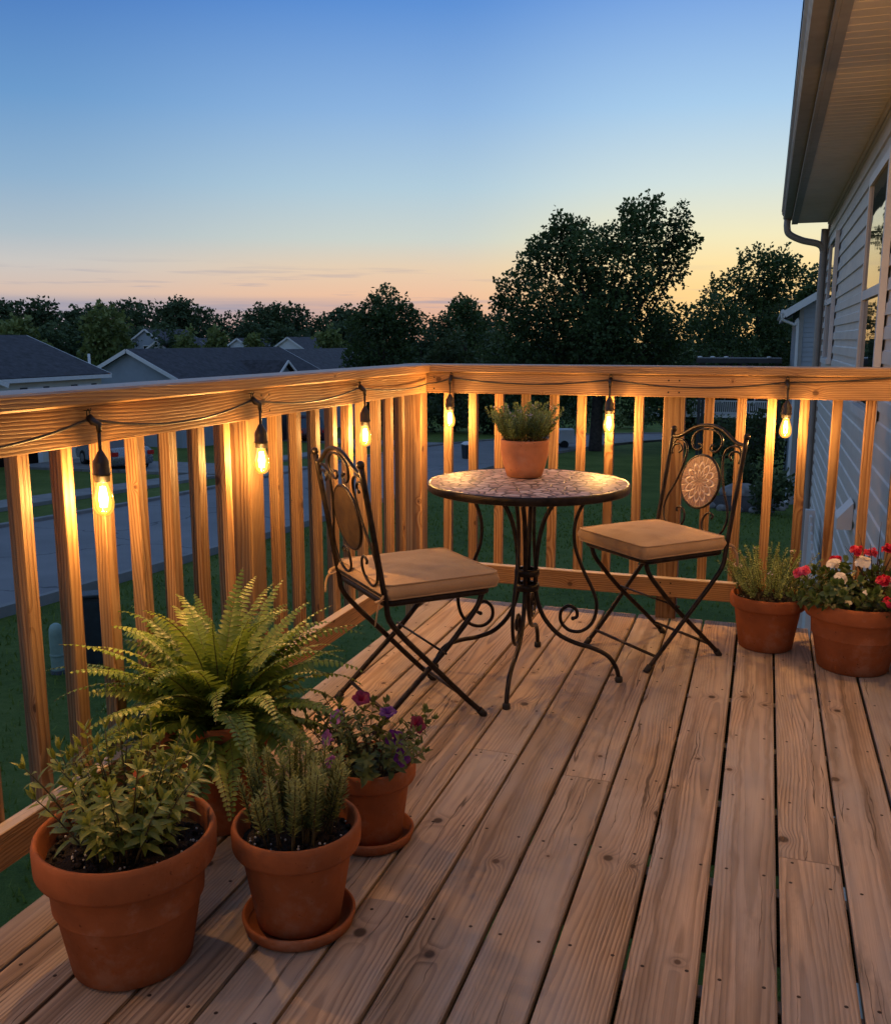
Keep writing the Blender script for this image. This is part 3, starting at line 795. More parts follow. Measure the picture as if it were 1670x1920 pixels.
# ------------------------------------------------------------------ table
TC = Vec((-.793, 3.30, 0)); ZTAB = .735
tab = thing('bistro_table', 'round mosaic topped bistro table on black scrolled iron legs', 'table', TC)
k = MB(); k.lathe([(0, ZTAB), (.352, ZTAB), (.3545, ZTAB - .001)], 72, m=0)
k.build('tabletop', M['mosaic'], tab)
k = MB(); k.lathe([(.353, ZTAB - .0015), (.357, ZTAB + .001), (.362, ZTAB), (.3635, ZTAB - .004), (.3635, ZTAB - .026), (.360, ZTAB - .029), (.34, ZTAB - .0285), (.335, ZTAB - .016), (0, ZTAB - .016)], 72)
k.build('rim', M['iron'], tab)
for q in range(4):
    a = rad(-87 + 90 * q + (0, 3.6, 2.5, 5)[q]); u = Vec((math.cos(a), math.sin(a), 0))
    P = lambda r, z: u * r + Vec((0, 0, z))
    main = [(.185, .716), (.150, .700), (.10, .665), (.062, .60), (.042, .52), (.034, .44), (.032, .37), (.036, .31), (.062, .235), (.115, .172), (.18, .140), (.25, .122), (.305, .095), (.335, .050), (.345, .012)]
    sc = [(.25, .716), (.222, .69), (.188, .64), (.170, .575), (.174, .50), (.203, .42), (.240, .345), (.257, .285), (.243, .222), (.205, .186), (.160, .186), (.129, .216), (.128, .256), (.155, .279), (.183, .265), (.186, .240), (.172, .232)]
    k = MB(); k.tube(smooth_path([P(*p) for p in main], 4), .0085, 10); lg = k.build('leg', M['iron'], tab)
    k = MB(); k.tube(smooth_path([P(*p) for p in sc], 5), [.0068] * 61 + [.0068 - .0003 * i for i in range(len(sc) * 5 - 65)] + [.004], 9) if False else k.tube(smooth_path([P(*p) for p in sc], 5), .0066, 9)
    k.ball(P(.172, .232), .0085, 8); k.build('scroll', M['iron'], lg)
    k = MB(); k.lathe([(0, .0), (.0125, 0), (.0145, .005), (.0135, .018), (.010, .022), (0, .022)], 14, P(.345, 0)); k.build('foot', M['iron_rub'], lg)
k = MB()
for z in (.345, .40): k.lathe([(.030, z - .012), (.045, z - .012), (.047, z), (.045, z + .012), (.030, z + .012)], 20)
k.build('collar', M['iron'], tab)

# ------------------------------------------------------------------ chairs
def spiral(c, r0, r1, a0, turns, n=18):
    """points in the plane of the back (x, t)"""
    out = []
    for i in range(n + 1):
        f = i / n; a = a0 + turns * 2 * PI * f; r = r0 + (r1 - r0) * f
        out.append((c[0] + r * math.cos(a), c[1] + r * math.sin(a)))
    return out
def chair(label, loc, face):
    rz = math.atan2(face[1], face[0]) - PI / 2
    t = thing('bistro_chair', label, 'chair', (*loc, 0), rz, 'folding iron chairs at the round table')
    W = .205; FW = .19
    yb0, zb0, yb1, zb1 = -.178, .445, -.252, .865      # bottom and top of the back
    def BP(x, f):                                       # point in the plane of the back, f = 0..1 up
        return Vec((x, yb0 + (yb1 - yb0) * f, zb0 + (zb1 - zb0) * f))
    H = math.hypot(yb1 - yb0, zb1 - zb0)
    # front legs run on up as the uprights of the back
    for s in (-1, 1):
        k = MB()
        k.tube(smooth_path([BP(s * W, 1), BP(s * W, .5), BP(s * W, .0), (s * W, -.165, .38), (s * (W - .002), -.115, .315), (s * (FW + .008), -.04, .235), (s * FW, .10, .085), (s * FW, .178, .008)], 5), .0082, 10, flat=1.15, fdir=(0, 1, 0))
        k.ball(BP(s * W, 1.0) + Vec((0, -.002, .008)), .0135, 12)
        up = k.build('upright', M['iron'], t)
        k = MB(); k.tube([(s * FW, .163, .023), (s * FW, .183, .0)], .0125, 10); k.build('foot', M['iron_rub'], up)
    for s in (-1, 1):
        k = MB(); w2 = FW - .022
        k.tube(smooth_path([(s * w2, .185, .425), (s * w2, .165, .375), (s * w2, .115, .315), (s * w2, .04, .235), (s * w2, -.09, .115), (s * w2, -.205, .008)], 5), .0082, 10, flat=1.15, fdir=(0, 1, 0))
        lg = k.build('leg', M['iron'], t)
        k = MB(); k.tube([(s * w2, -.19, .022), (s * w2, -.209, .0)], .0125, 10); k.build('foot', M['iron_rub'], lg)
    k = MB(); k.tube([(-FW, .135, .055), (FW, .135, .055)], .0062, 8); k.build('stretcher', M['iron'], t)
    k = MB(); k.tube([(-FW + .022, -.155, .055), (FW - .022, -.155, .055)], .0062, 8); k.build('stretcher', M['iron'], t)
    k = MB(); k.tube([(-W + .01, .037, .2385), (W - .01, .037, .2385)], .004, 8); k.build('pivot_rod', M['iron'], t)
    # seat frame
    k = MB()
    ring = []
    sw, y0, y1, rr = .195, -.175, .20, .03
    for cx_, cy_, a0 in ((sw - rr, y1 - rr, 0), (-sw + rr, y1 - rr, PI / 2), (-sw + rr, y0 + rr, PI), (sw - rr, y0 + rr, 1.5 * PI)):
        for i in range(5):
            a = a0 + PI / 2 * i / 4; ring.append((cx_ + rr * math.cos(a), cy_ + rr * math.sin(a), .432))
    k.tube(ring, .011, 8, closed=True, flat=.55)
    for i in range(9):
        x = -sw + .03 + (2 * sw - .06) * i / 8; k.beam((x, y0 + .004, .434), (x, y1 - .004, .434), .018, .005)
    k.build('seat_frame', M['iron'], t)
    # back: lower bar, arch, scrolls, medallion
    k = MB(); k.tube([BP(-W, .03), BP(W, .03)], .0062, 8); k.build('back_bar', M['iron'], t)
    q = lambda L: smooth_path([BP(x, f) for x, f in L], 4)
    k = MB(); k.tube(q([(-W, .945), (-.165, .955), (-.125, 1.0), (-.07, 1.065), (0, 1.09), (.07, 1.065), (.125, 1.0), (.165, .955), (W, .945)]), .0075, 9); k.build('arch', M['iron'], t)
    k = MB()
    for s in (-1, 1):
        # upper pair: arcs under the arch curling inward
        k.tube(q([(0, 1.055), (s * .045, 1.04), (s * .078, .985), (s * .082, .915), (s * .066, .860), (s * .042, .848), (s * .024, .872), (s * .028, .905), (s * .044, .905)]), .0046, 8)
        # outer pair: long S from the upper side scroll down to the lower one
        k.tube(q([(s * .150, .800), (s * .135, .830), (s * .148, .872), (s * .176, .875), (s * .193, .835), (s * .188, .775)][::1]), .0046, 8)
        k.tube(q([(s * .192, .865), (s * .180, .915), (s * .148, .925), (s * .116, .890), (s * .103, .820), (s * .108, .73), (s * .120, .62), (s * .140, .50), (s * .172, .36), (s * .182, .24), (s * .160, .12), (s * .115, .07), (s * .070, .10), (s * .052, .17), (s * .060, .25), (s * .085, .285), (s * .105, .262), (s * .098, .235)]), .0046, 8)
    k.build('scrollwork', M['iron'], t)
    k = MB()
    mc = BP(0, .555); ax = Vec((0, yb1 - yb0, zb1 - zb0)).normalized(); nn = Vec((1, 0, 0)).cross(ax).normalized()
    ring = [mc + Vec((1, 0, 0)) * .106 * math.cos(a) + ax * .106 * math.sin(a) for a in [2 * PI * i / 40 for i in range(40)]]
    k.tube(ring, .0055, 8, closed=True)
    mr = k.build('medallion', M['iron'], t)
    # disc built flat in its own space (x, z), then tilted with the back
    k = MB(); n = 48; th = .004
    for sgn in (1, -1):
        ids = [k.pt((.102 * math.cos(2 * PI * i / n), sgn * th, .102 * math.sin(2 * PI * i / n))) for i in range(n)]
        k.face(ids[::-1] if sgn > 0 else ids, None, 0 if sgn > 0 else 1)
    for i in range(n):
        k.face([i, (i + 1) % n, n + (i + 1) % n, n + i], None, 1)
    d = k.build('mosaic_disc', [M['medal'], M['iron_plate']], mr)
    d.location = mc; d.rotation_euler.x = math.atan2(-(yb1 - yb0), zb1 - zb0)
    # cushion
    cu = MB(); cw, cy0, cy1, zc0, zc1 = .205, -.175, .225, .445, .492
    n = 22
    def topz(a, b): return zc1 + .024 * (1 - abs(a) ** 3.2) * (1 - abs(b) ** 3.2) + (.006 * mnoise.noise(Vec((a * 2.4 + loc[0] * 9, b * 3.6, 0))) + .003 * mnoise.noise(Vec((a * 7, b * 5 + loc[0], 3)))) * (1 - max(abs(a), abs(b)) ** 6)
    def sq(a, b):   # rounded corners
        rr_ = .12
        x, y = a, b
        if abs(a) > 1 - rr_ and abs(b) > 1 - rr_:
            ca, cb = math.copysign(1 - rr_, a), math.copysign(1 - rr_, b)
            da, db = a - ca, b - cb; m_ = max(abs(da), abs(db)); L_ = math.hypot(da, db)
            if L_ > 1e-9: x, y = ca + da * m_ / L_, cb + db * m_ / L_
        return x * cw, (cy0 + cy1) / 2 + y * (cy1 - cy0) / 2
    def sheet(zf, flip):
        g = [[cu.pt((*sq(-1 + 2 * i / n, -1 + 2 * j / n), zf(-1 + 2 * i / n, -1 + 2 * j / n))) for i in range(n + 1)] for j in range(n + 1)]
        for j in range(n):
            for i in range(n):
                f = [g[j][i], g[j][i + 1], g[j + 1][i + 1], g[j + 1][i]]
                cu.face(f[::-1] if flip else f, None, 0, True, .5)
        return g
    sheet(topz, False); sheet(lambda a, b: zc0, True)
    per = [(-1 + 2 * i / n, -1) for i in range(n)] + [(1, -1 + 2 * i / n) for i in range(n)] + [(1 - 2 * i / n, 1) for i in range(n)] + [(-1, 1 - 2 * i / n) for i in range(n)]
    cxm, cym = 0, (cy0 + cy1) / 2
    rows = []
    for f in (0, .2, .5, .8, 1):
        bul = 1 + .05 * math.sin(PI * f) ; row = []
        for a, b in per:
            x, y = sq(a, b); wob = 1 + .012 * mnoise.noise(Vec((x * 25, y * 25, f * 2 + loc[0])))
            row.append(cu.pt((x * bul * wob, cym + (y - cym) * bul * wob, zc0 + (zc1 - zc0) * f)))
        rows.append(row)
    for r_ in range(4):
        for i in range(len(per)):
            j = (i + 1) % len(per); cu.face([rows[r_][i], rows[r_][j], rows[r_ + 1][j], rows[r_ + 1][i]], None, 0, True, .5)
    cush = cu.build('cushion', M['fabric'], t)
    k = MB()
    for z in (zc0 + .002, zc1): k.tube([(sq(a, b)[0] * 1.008, cym + (sq(a, b)[1] - cym) * 1.008, z) for a, b in per], .0030, 6, closed=True)
    k.build('piping', M['fabric'], cush)
    for s in (-1, 1):
        k = MB()
        k.tube(smooth_path([(s * .19, -.165, .455), (s * .212, -.188, .462), (s * .222, -.205, .450), (s * .2, -.208, .445), (s * .208, -.18, .452)], 4), .0055, 6, flat=.4)
        k.tube(smooth_path([(s * .214, -.2, .452), (s * .228, -.215, .42), (s * .224, -.222, .375)], 4), .005, 6, flat=.3)
        k.build('tie', M['fabric'], cush)
    return t
M['iron_plate'] = pbr('medallion_back', (.10, .065, .035), .42, metal=.6, var=.25, scale=12)
chair('tan cushioned folding iron chair seen from behind, beside the potted fern', (-1.095, 2.885), (.70, .71))
chair('tan cushioned folding iron chair with mosaic medallion facing the camera, by the back railing', (-.380, 3.735), (-.69, -.725))

# ------------------------------------------------------------------ pots
def pot_mesh(rt, rb, h, collar=.24, wall=.013, n=56):
    k = MB(); hc = h * (1 - collar); rc = rb + (rt - .011 - rb) * (hc / h)
    k.lathe([(0, 0), (rb - .008, 0), (rb, .006), (rc, hc - .004), (rc + .001, hc), (rt - .004, hc + .002), (rt - .001, hc + .009), (rt, h - .012), (rt - .003, h - .003), (rt - wall * .5, h), (rt - wall + .001, h - .003), (rt - wall - .001, h - .012), (rt - wall - .012, hc), (rt - wall - .016, h * .5)], n)
    return k
def soil_mesh(r, z, perl=0):
    k = MB(); n = 14; m = 36
    rings = []
    for i in range(n + 1):
        q = r * i / n
        rings.append([k.pt((q * math.cos(2 * PI * j / m), q * math.sin(2 * PI * j / m), z + .012 * (1 - (i / n) ** 2) + .009 * mnoise.noise(Vec((q * math.cos(2 * PI * j / m) * 45, q * math.sin(2 * PI * j / m) * 45, r * 50))))) for j in range(m)])
    for i in range(n):
        for j in range(m): k.face([rings[i][j], rings[i + 1][j], rings[i + 1][(j + 1) % m], rings[i][(j + 1) % m]], None, 0, True)
    for i in range(perl * 2):
        a = R.random() * 2 * PI; q = r * math.sqrt(R.random()) * .95
        k.ball((q * math.cos(a), q * math.sin(a), z + .008 * (1 - (q / r) ** 2) + .006), R.uniform(.003, .008), 6, 0, sc=(1, 1, .7))
    for i in range(perl):
        a = R.random() * 2 * PI; q = r * math.sqrt(R.random()) * .95
        k.ball((q * math.cos(a), q * math.sin(a), z + .012 * (1 - (q / r) ** 2) + .004), R.uniform(.0014, .0032), 6, 1)
    return k
def saucer(label, loc, r):
    k = MB(); k.lathe([(0, .0), (r - .012, 0), (r - .006, .004), (r, .026), (r - .003, .030), (r - .008, .029), (r - .014, .010), (0, .009)], 56)
    return tag(k.build('saucer', M['terracotta'], None, loc), label, 'saucer')
def rdir(up=.3):
    a = R.random() * 2 * PI; z = R.uniform(up, 1); q = math.sqrt(max(0, 1 - z * z)); return Vec((q * math.cos(a), q * math.sin(a), z))
def stem_path(p, a, lean, L, curve, n=8):
    """stem leaving p, azimuth a, initial lean from vertical, bending outward"""
    out = [Vec(p)]; th = lean
    for i in range(n):
        d = Vec((math.sin(th) * math.cos(a), math.sin(th) * math.sin(a), math.cos(th)))
        out.append(out[-1] + d * (L / n)); th += curve / n; a += R.uniform(-.12, .12)
    return out
def herb(n, r0, z0, L, lean, curve, leafL, leafW, gap, mats, stemr=.0022, whorl=2, tip=True, simple=False, bias=None, updir=.5, droop=.3):
    k = MB(); tips = []
    for i in range(n):
        a = R.random() * 2 * PI; q = r0 * math.sqrt(R.random())
        if bias: a = a
        p = (q * math.cos(a), q * math.sin(a), z0)
        ln = L * R.uniform(.62, 1.05); cr = curve * R.uniform(.2, 1.2)
        P = stem_path(p, a + R.uniform(-.5, .5), lean * (q / r0) * R.uniform(.6, 1.3) + .04, ln, cr)
        k.tube(P, [stemr * (1 - .6 * j / 8) for j in range(9)], 5, 1)
        s = .22 + .1 * R.random(); ph = R.random() * 6
        while s < 1:
            f = s * 8; j = min(7, int(f)); c = P[j].lerp(P[j + 1], f - j); d = (P[j + 1] - P[j]).normalized()
            u, w = perp(d)
            sz = (1.05 - .45 * s) * R.uniform(.75, 1.15)
            for e in range(whorl):
                b = ph + e * 2 * PI / whorl + R.uniform(-.3, .3)
                out = u * math.cos(b) + w * math.sin(b)
                ld = (out + d * updir * R.uniform(.5, 1.4) + Vec((0, 0, .1))).normalized()
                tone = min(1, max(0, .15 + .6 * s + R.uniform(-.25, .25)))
                if simple: k.card(c, ld, d, leafL * sz, leafW * sz, 0, tone)
                else: k.leaf(c, ld, d, leafL * sz, leafW * sz, 0, tone, .3, droop)
            ph += 1.57 + R.uniform(-.2, .2); s += gap / ln * R.uniform(.8, 1.2)
        if tip:
            d = (P[-1] - P[-2]).normalized()
            for e in range(4):
                ld = (rdir(.2) + d * 1.2).normalized()
                if simple: k.card(P[-1], ld, d, leafL * .6, leafW * .6, 0, .9)
                else: k.leaf(P[-1], ld, d, leafL * .6, leafW * .6, 0, R.uniform(.7, 1), .3, .1)
        tips.append((P[-1], (P[-1] - P[-2]).normalized()))
    return k, tips

# flowers (each blossom its own part)
def blossom_trumpet(p, d, r):
    k = MB(); d = d.normalized(); u, w = perp(d); n = 20; rings = []
    for f, (q, z) in enumerate(((.14, -.9), (.20, -.4), (.45, -.05), (.8, .05), (1.0, .0))):
        ring = []
        for i in range(n):
            a = 2 * PI * i / n; lobe = 1 + (.13 * math.cos(5 * a) if f > 2 else 0); zz = z + (.07 * math.sin(10 * a + p[0] * 50) if f == 4 else 0)
            ring.append(k.pt(Vec(p) + (u * math.cos(a) + w * math.sin(a)) * r * q * lobe + d * r * zz))
        rings.append(ring)
    for a, b in zip(rings, rings[1:]):
        for i in range(n): k.face([a[i], a[(i + 1) % n], b[(i + 1) % n], b[i]], None, 0, True)
    return k
def blossom_ruffle(p, d, r, rows=4):
    k = MB(); d = d.normalized(); u, w = perp(d)
    for j in range(rows):
        np_ = 9 - j; q = r * (1 - j * .2); el = .1 + j * .28
        for i in range(np_):
            a = 2 * PI * (i + .5 * j) / np_ + R.uniform(-.15, .15); o = (u * math.cos(a) + w * math.sin(a))
            dd = (o * math.cos(el) + d * math.sin(el)).normalized()
            k.leaf(Vec(p) + d * .003 * j, dd, d, q * R.uniform(.85, 1.1), q * .75, 0, None, -.25, .12 - .2 * (j > 1), ((0, .2), (.4, .8), (.75, 1.1), (1, .55), (1.02, 0)))
    return k
def blossom_five(p, d, r):
    k = MB(); d = d.normalized(); u, w = perp(d); a0 = R.random() * 6
    for i in range(5):
        a = a0 + 2 * PI * i / 5; o = u * math.cos(a) + w * math.sin(a)
        k.leaf(Vec(p), (o + d * .12).normalized(), d, r, r * .95, 0, None, .12, .2, ((0, .25), (.4, .85), (.75, 1.0), (.95, .6), (1.0, 0)))
    return k
def cluster(fn, p, d, r, m):
    k = MB()
    for i in range(m):
        o = rdir(-.1) if i else Vec((0, 0, 0)); kk = fn(Vec(p) + o * r * .8, d + o * .8, r * R.uniform(.75, 1))
        off = len(k.v); k.v += kk.v; k.uv += kk.uv; k.mi += kk.mi; k.sm += kk.sm; k.r += kk.r
        k.f += [tuple(i_ + off for i_ in f) for f in kk.f]
    return k

def fern():
    z0 = .275
    k = MB()
    def frond(a, lean, L, curve, roll, wid):
        n = 24; NP = 31
        P = [Vec((.05 * math.cos(a) * R.random(), .05 * math.sin(a) * R.random(), z0))]; th = lean; aa = a
        T = []; tw = R.uniform(-.5, .5)
        for i in range(n):
            d = Vec((math.sin(th) * math.cos(aa), math.sin(th) * math.sin(aa), math.cos(th))); T.append(d)
            P.append(P[-1] + d * L / n); th += curve / n * (0.4 + 1.5 * (i / n) ** 1.5); aa += R.uniform(-.03, .03) + tw * .02
        T.append(T[-1])
        k.tube(P[::2], [.0020 * (1 - .75 * j / (n / 2)) for j in range(len(P[::2]))], 5, 1)
        tone0 = R.uniform(.02, .75)
        for i in range(3, NP):
            f = i / NP; j = int(f * n); c = P[j].lerp(P[min(j + 1, n)], f * n - j); d = T[j]
            side = d.cross(Vec((0, 0, 1)))
            side = side.normalized() if side.length > .05 else Vec((-math.sin(aa), math.cos(aa), 0))
            side = (side * math.cos(tw) + side.cross(d) * math.sin(tw)).normalized()
            up = side.cross(d).normalized()
            prof = (min(1, (f - .02) / .16) ** .7) * (1 - max(0, (f - .22) / .78) ** 1.25) + .07
            ln = wid * prof
            for s in (-1, 1):
                o = (side * s * math.cos(roll) + up * math.sin(roll) * .6 + d * (.12 + .35 * f) + up * R.uniform(-.1, .15)).normalized()
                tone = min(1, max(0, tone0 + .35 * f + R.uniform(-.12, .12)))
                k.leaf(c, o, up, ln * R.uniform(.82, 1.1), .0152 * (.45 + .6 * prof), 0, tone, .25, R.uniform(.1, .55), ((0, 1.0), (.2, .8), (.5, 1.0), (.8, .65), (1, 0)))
    for i in range(26):
        frond(2 * PI * i / 26 + R.uniform(-.3, .3), R.uniform(.15, .6), R.uniform(.33, .42), R.uniform(.7, 1.8), R.uniform(-.15, .4), R.uniform(.040, .049))
    for i in range(40):
        frond(2 * PI * i / 40 + R.uniform(-.2, .2), R.uniform(.5, 1.05), R.uniform(.36, .47), R.uniform(.8, 1.7), R.uniform(-.3, .4), R.uniform(.036, .048))
    for i in range(50):
        frond(2 * PI * i / 50 + R.uniform(-.2, .2), R.uniform(1.0, 1.5), R.uniform(.30, .43), R.uniform(1.0, 2.1), R.uniform(-.3, .3), R.uniform(.034, .044))
    return k
def potted(name, label, loc, rt, rb, h, zs, perl=0, mat='terracotta', cat='potted plant', collar=.24):
    t = thing(name, label, cat, loc)
    pot_mesh(rt, rb, h, collar).build('pot', M[mat], t)
    soil_mesh(rt - .0165, zs, perl).build('soil', [M['soil'], M['perlite']], t)
    return t
# fern
t = potted('potted_fern', 'large bushy fern with arching fronds in terracotta pot against the left railing', (-1.292, 2.0, .0005), .155, .108, .305, .27)
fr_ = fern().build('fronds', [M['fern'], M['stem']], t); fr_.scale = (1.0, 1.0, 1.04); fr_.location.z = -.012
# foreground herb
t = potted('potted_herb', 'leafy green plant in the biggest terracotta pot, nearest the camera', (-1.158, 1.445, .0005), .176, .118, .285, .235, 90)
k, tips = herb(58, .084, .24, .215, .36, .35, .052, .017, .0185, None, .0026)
k.build('foliage', [M['herb'], M['stem']], t)
for p, d in tips[3:4]: blossom_five(p + Vec((0, 0, .004)), Vec((.3, -.6, .6)), .011).build('blossom', M['flower_orange'], t)
# rosemary on saucer
saucer('terracotta saucer under the rosemary pot', (-.892, 1.660, .0005), .122)
t = potted('potted_rosemary', 'upright needle leaved rosemary in terracotta pot standing on a saucer in front', (-.892, 1.660, .0098), .137, .090, .228, .185, 60)
k, tips = herb(52, .086, .188, .185, .20, .10, .025, .0056, .0046, None, .0026, whorl=5, simple=True, updir=.8)
k.build('foliage', [M['rosemary'], M['stem']], t)
# petunias on saucer
saucer('terracotta saucer under the purple petunia pot', (-.882, 2.035, .0005), .108)
t = potted('potted_petunia', 'purple and mauve petunias in a terracotta pot beside the fern', (-.882, 2.035, .0098), .114, .078, .20, .165)
k, tips = herb(44, .08, .168, .18, .8, .6, .036, .018, .017, None, .0022)
k.build('foliage', [M['petunia'], M['stem']], t)
for (x, y, z), mt, d in (((-.035, .03, .345), 'flower_plum', (.2, -.5, .8)), ((-.075, -.03, .315), 'flower_mauve', (-.3, -.6, .6)), ((.085, -.05, .285), 'flower_purple', (.5, -.7, .3)), ((-.055, -.10, .225), 'flower_mauve', (-.2, -.9, .3)), ((.12, .02, .30), 'flower_plum', (.6, -.3, .5)), ((.02, .07, .30), 'flower_purple', (.1, -.2, .9)), ((-.09, -.06, .265), 'flower_mauve', (-.5, -.7, .3)), ((.115, -.075, .255), 'flower_purple', (.7, -.5, .3))):
    blossom_trumpet((x, y, z), Vec(d), .0225).build('blossom', M[mt], t)
# thyme by the rail
t = potted('potted_thyme', 'wispy thyme with tiny pale flowers in terracotta pot beside the red and white flowers', (.058, 3.945, .0005), .148, .105, .225, .195, 20)
k, tips = herb(80, .11, .198, .22, .55, .3, .019, .010, .0095, None, .0016, simple=True, whorl=3)
k.build('foliage', [M['thyme'], M['stem']], t)
k = MB()
for p, d in tips[::5]:
    for e in range(7):
        k.card(p + rdir(-.5) * .008 - d * .012 * R.random(), rdir(-.2), d, .008, .006)
tag(k.build('flower_sprays', M['flower_thyme'], t), kind='stuff')
# big flower pot
t = potted('potted_flowers', 'red, pink and white flowers with dark spikes in a wide terracotta pot', (.376, 3.79, .0005), .186, .128, .27, .235)
k, tips = herb(60, .15, .235, .155, .8, .5, .050, .034, .022, None, .0028, droop=.2)
k.build('foliage', [M['geranium'], M['stem']], t)
fl = [((-.205, -.03, .365), 'flower_pink', 'r', .036), ((-.09, -.02, .40), 'flower_white', 'c', .022), ((-.075, -.085, .362), 'flower_white', 'c', .022), ((.01, -.01, .415), 'flower_white', 'c', .024),
      ((.075, -.09, .365), 'flower_red', 'r', .032), ((.095, -.15, .298), 'flower_red', 'r', .032), ((.155, -.06, .372), 'flower_pink', 'r', .036), ((-.085, .06, .405), 'flower_red', 'r', .026),
      ((-.01, .05, .445), 'flower_red', 'r', .030), ((.10, .05, .455), 'flower_red', 'r', .030), ((.02, -.12, .325), 'flower_white', 'f', .016), ((-.045, -.145, .29), 'flower_white', 'f', .015), ((.10, -.05, .352), 'flower_white', 'c', .02), ((.18, .06, .40), 'flower_white', 'c', .022), ((.04, .09, .43), 'flower_pink', 'r', .03)]
for (p, mt, kd, r) in fl:
    d = Vec((p[0] * 1.2, p[1] * 1.2 - .25, .55))
    kk = cluster(blossom_ruffle, p, d, r * .62, 5) if kd == 'r' else (cluster(blossom_five, p, d, r, 6) if kd == 'c' else blossom_five(p, d, r))
    b = kk.build('blossom', M[mt], t)
    s = MB(); s.tube(smooth_path([(p[0] * .45, p[1] * .45, .25), (p[0] * .8, p[1] * .8, .25 + (p[2] - .25) * .6), p], 4), .0022, 5); s.build('flower_stem', M['stem'], b)
k = MB()
for i in range(9):
    a = 2 * PI * i / 9; P = stem_path((.07, .08, .24), a, R.uniform(.1, .45), R.uniform(.22, .32), R.uniform(0, .5))
    k.tube(P, [.0045 * (1 - .95 * j / 8) + .0003 for j in range(9)], 6, flat=.35)
k.build('spikes', M['spike'], t)
# pot on the table
TP = Vec((-.838, 3.42, ZTAB + .0012))
t = thing('potted_savory', 'small pale herb in a rounded clay pot standing on the mosaic table', 'potted plant', TP)
k = MB(); k.lathe([(0, 0), (.060, 0), (.066, .004), (.079, .045), (.088, .085), (.0905, .105), (.089, .118), (.0905, .121), (.0905, .134), (.088, .139), (.083, .139), (.080, .134), (.079, .11), (.07, .05)], 56); k.build('pot', M['terracotta_pale'], t)
soil_mesh(.0785, .118, 12).build('soil', [M['soil'], M['perlite']], t)
k, tips = herb(120, .068, .12, .155, .42, .25, .022, .0095, .0085, None, .0013, simple=True, whorl=3, updir=.7)
k.build('foliage', [M['thyme'], M['stem']], t)
k = MB()
for p, d in tips[::7]:
    for e in range(8): k.card(p + rdir(-.5) * .008 - d * .014 * R.random(), rdir(-.2), d, .009, .007)
tag(k.build('flower_sprays', M['flower_thyme'], t), kind='stuff')

# ------------------------------------------------------------------ trees
def crown_mesh(clumps, n, size, seed, mat, core=.35, sprig=.34):
    q = random.Random(seed); k = MB()
    tot = [c[1] * c[2] for c in clumps]
    ztop = max(c[0][2] + c[2] for c in clumps); zbot = min(c[0][2] - c[2] for c in clumps)
    def put(p, d, c, lift=0.0):
        ld = (d * .6 + Vec((q.gauss(0, .6), q.gauss(0, .6), q.gauss(-.15, .5)))).normalized()
        nn = Vec((q.gauss(0, 1), q.gauss(0, 1), q.gauss(.6, 1))).normalized()
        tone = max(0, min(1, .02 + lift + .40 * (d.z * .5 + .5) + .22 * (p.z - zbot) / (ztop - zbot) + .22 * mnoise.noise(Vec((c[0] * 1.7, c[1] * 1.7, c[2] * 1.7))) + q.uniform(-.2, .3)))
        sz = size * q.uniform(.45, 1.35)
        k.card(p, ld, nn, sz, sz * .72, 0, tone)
    def shell():
        c, rx, rz_ = q.choices(clumps, tot)[0]
        while True:
            d = Vec((q.gauss(0, 1), q.gauss(0, 1), q.gauss(.15, 1)))
            if d.length > .01: break
        d.normalize(); return c, rx, rz_, d
    i = 0
    while i < n:
        c, rx, rz_, d = shell(); i += 1
        if q.random() < sprig * .1:
            # a leafy twig reaching past the clump
            L = q.uniform(.25, .6) * (rx ** .5) * .75; f = q.uniform(.55, .95)
            b = Vec((c[0] + d.x * rx * f, c[1] + d.y * rx * f, c[2] + d.z * rz_ * f))
            td = (d + Vec((q.gauss(0, .3), q.gauss(0, .3), q.uniform(.1, .7)))).normalized()
            m = int(6 + L / size * 4)
            for e in range(m):
                t_ = (e + q.random()) / m; i += 1
                put(b + td * (L * 1.5 * t_) + Vec((q.gauss(0, 1), q.gauss(0, 1), q.gauss(0, 1))) * size * .38 * (1 - .5 * t_), td, c, .08)
            continue
        f = core + (1 - core) * q.random() ** .55
        f *= 1 + .30 * mnoise.noise(Vec((d.x * 2.6 + c[0], d.y * 2.6 + c[1], d.z * 2.6 + c[2])))
        if mnoise.noise(Vec((d.x * 3.1 - c[0], d.y * 3.1 + c[2], d.z * 3.1 + 7))) < -.30 and q.random() < .85: continue
        put(Vec((c[0] + d.x * rx * f, c[1] + d.y * rx * f, c[2] + d.z * rz_ * f)), d, c)
    return k
def trunk_mesh(h, r, clumps, seed):
    q = random.Random(seed); k = MB()
    top = Vec((q.uniform(-.2, .2), q.uniform(-.2, .2), h))
    tr = [Vec((0, 0, -.5)), Vec((q.uniform(-.05, .05) * h * .3, 0, h * .35)), top * .7 + Vec((0, 0, 0)), top]
    P = smooth_path(tr, 4); k.tube(P, [r * (1.25 - .95 * i / (len(P) - 1)) for i in range(len(P))], 9)
    for c, rx, rz_ in clumps:
        f = q.uniform(.35, .8); b = P[int(f * (len(P) - 1))]; e = Vec(c)
        m = b.lerp(e, .5) + Vec((0, 0, -.08 * (e - b).length)); L = smooth_path([b, m, e], 4)
        k.tube(L, [r * .42 * (1 - .85 * i / (len(L) - 1)) for i in range(len(L))], 6)
    return k
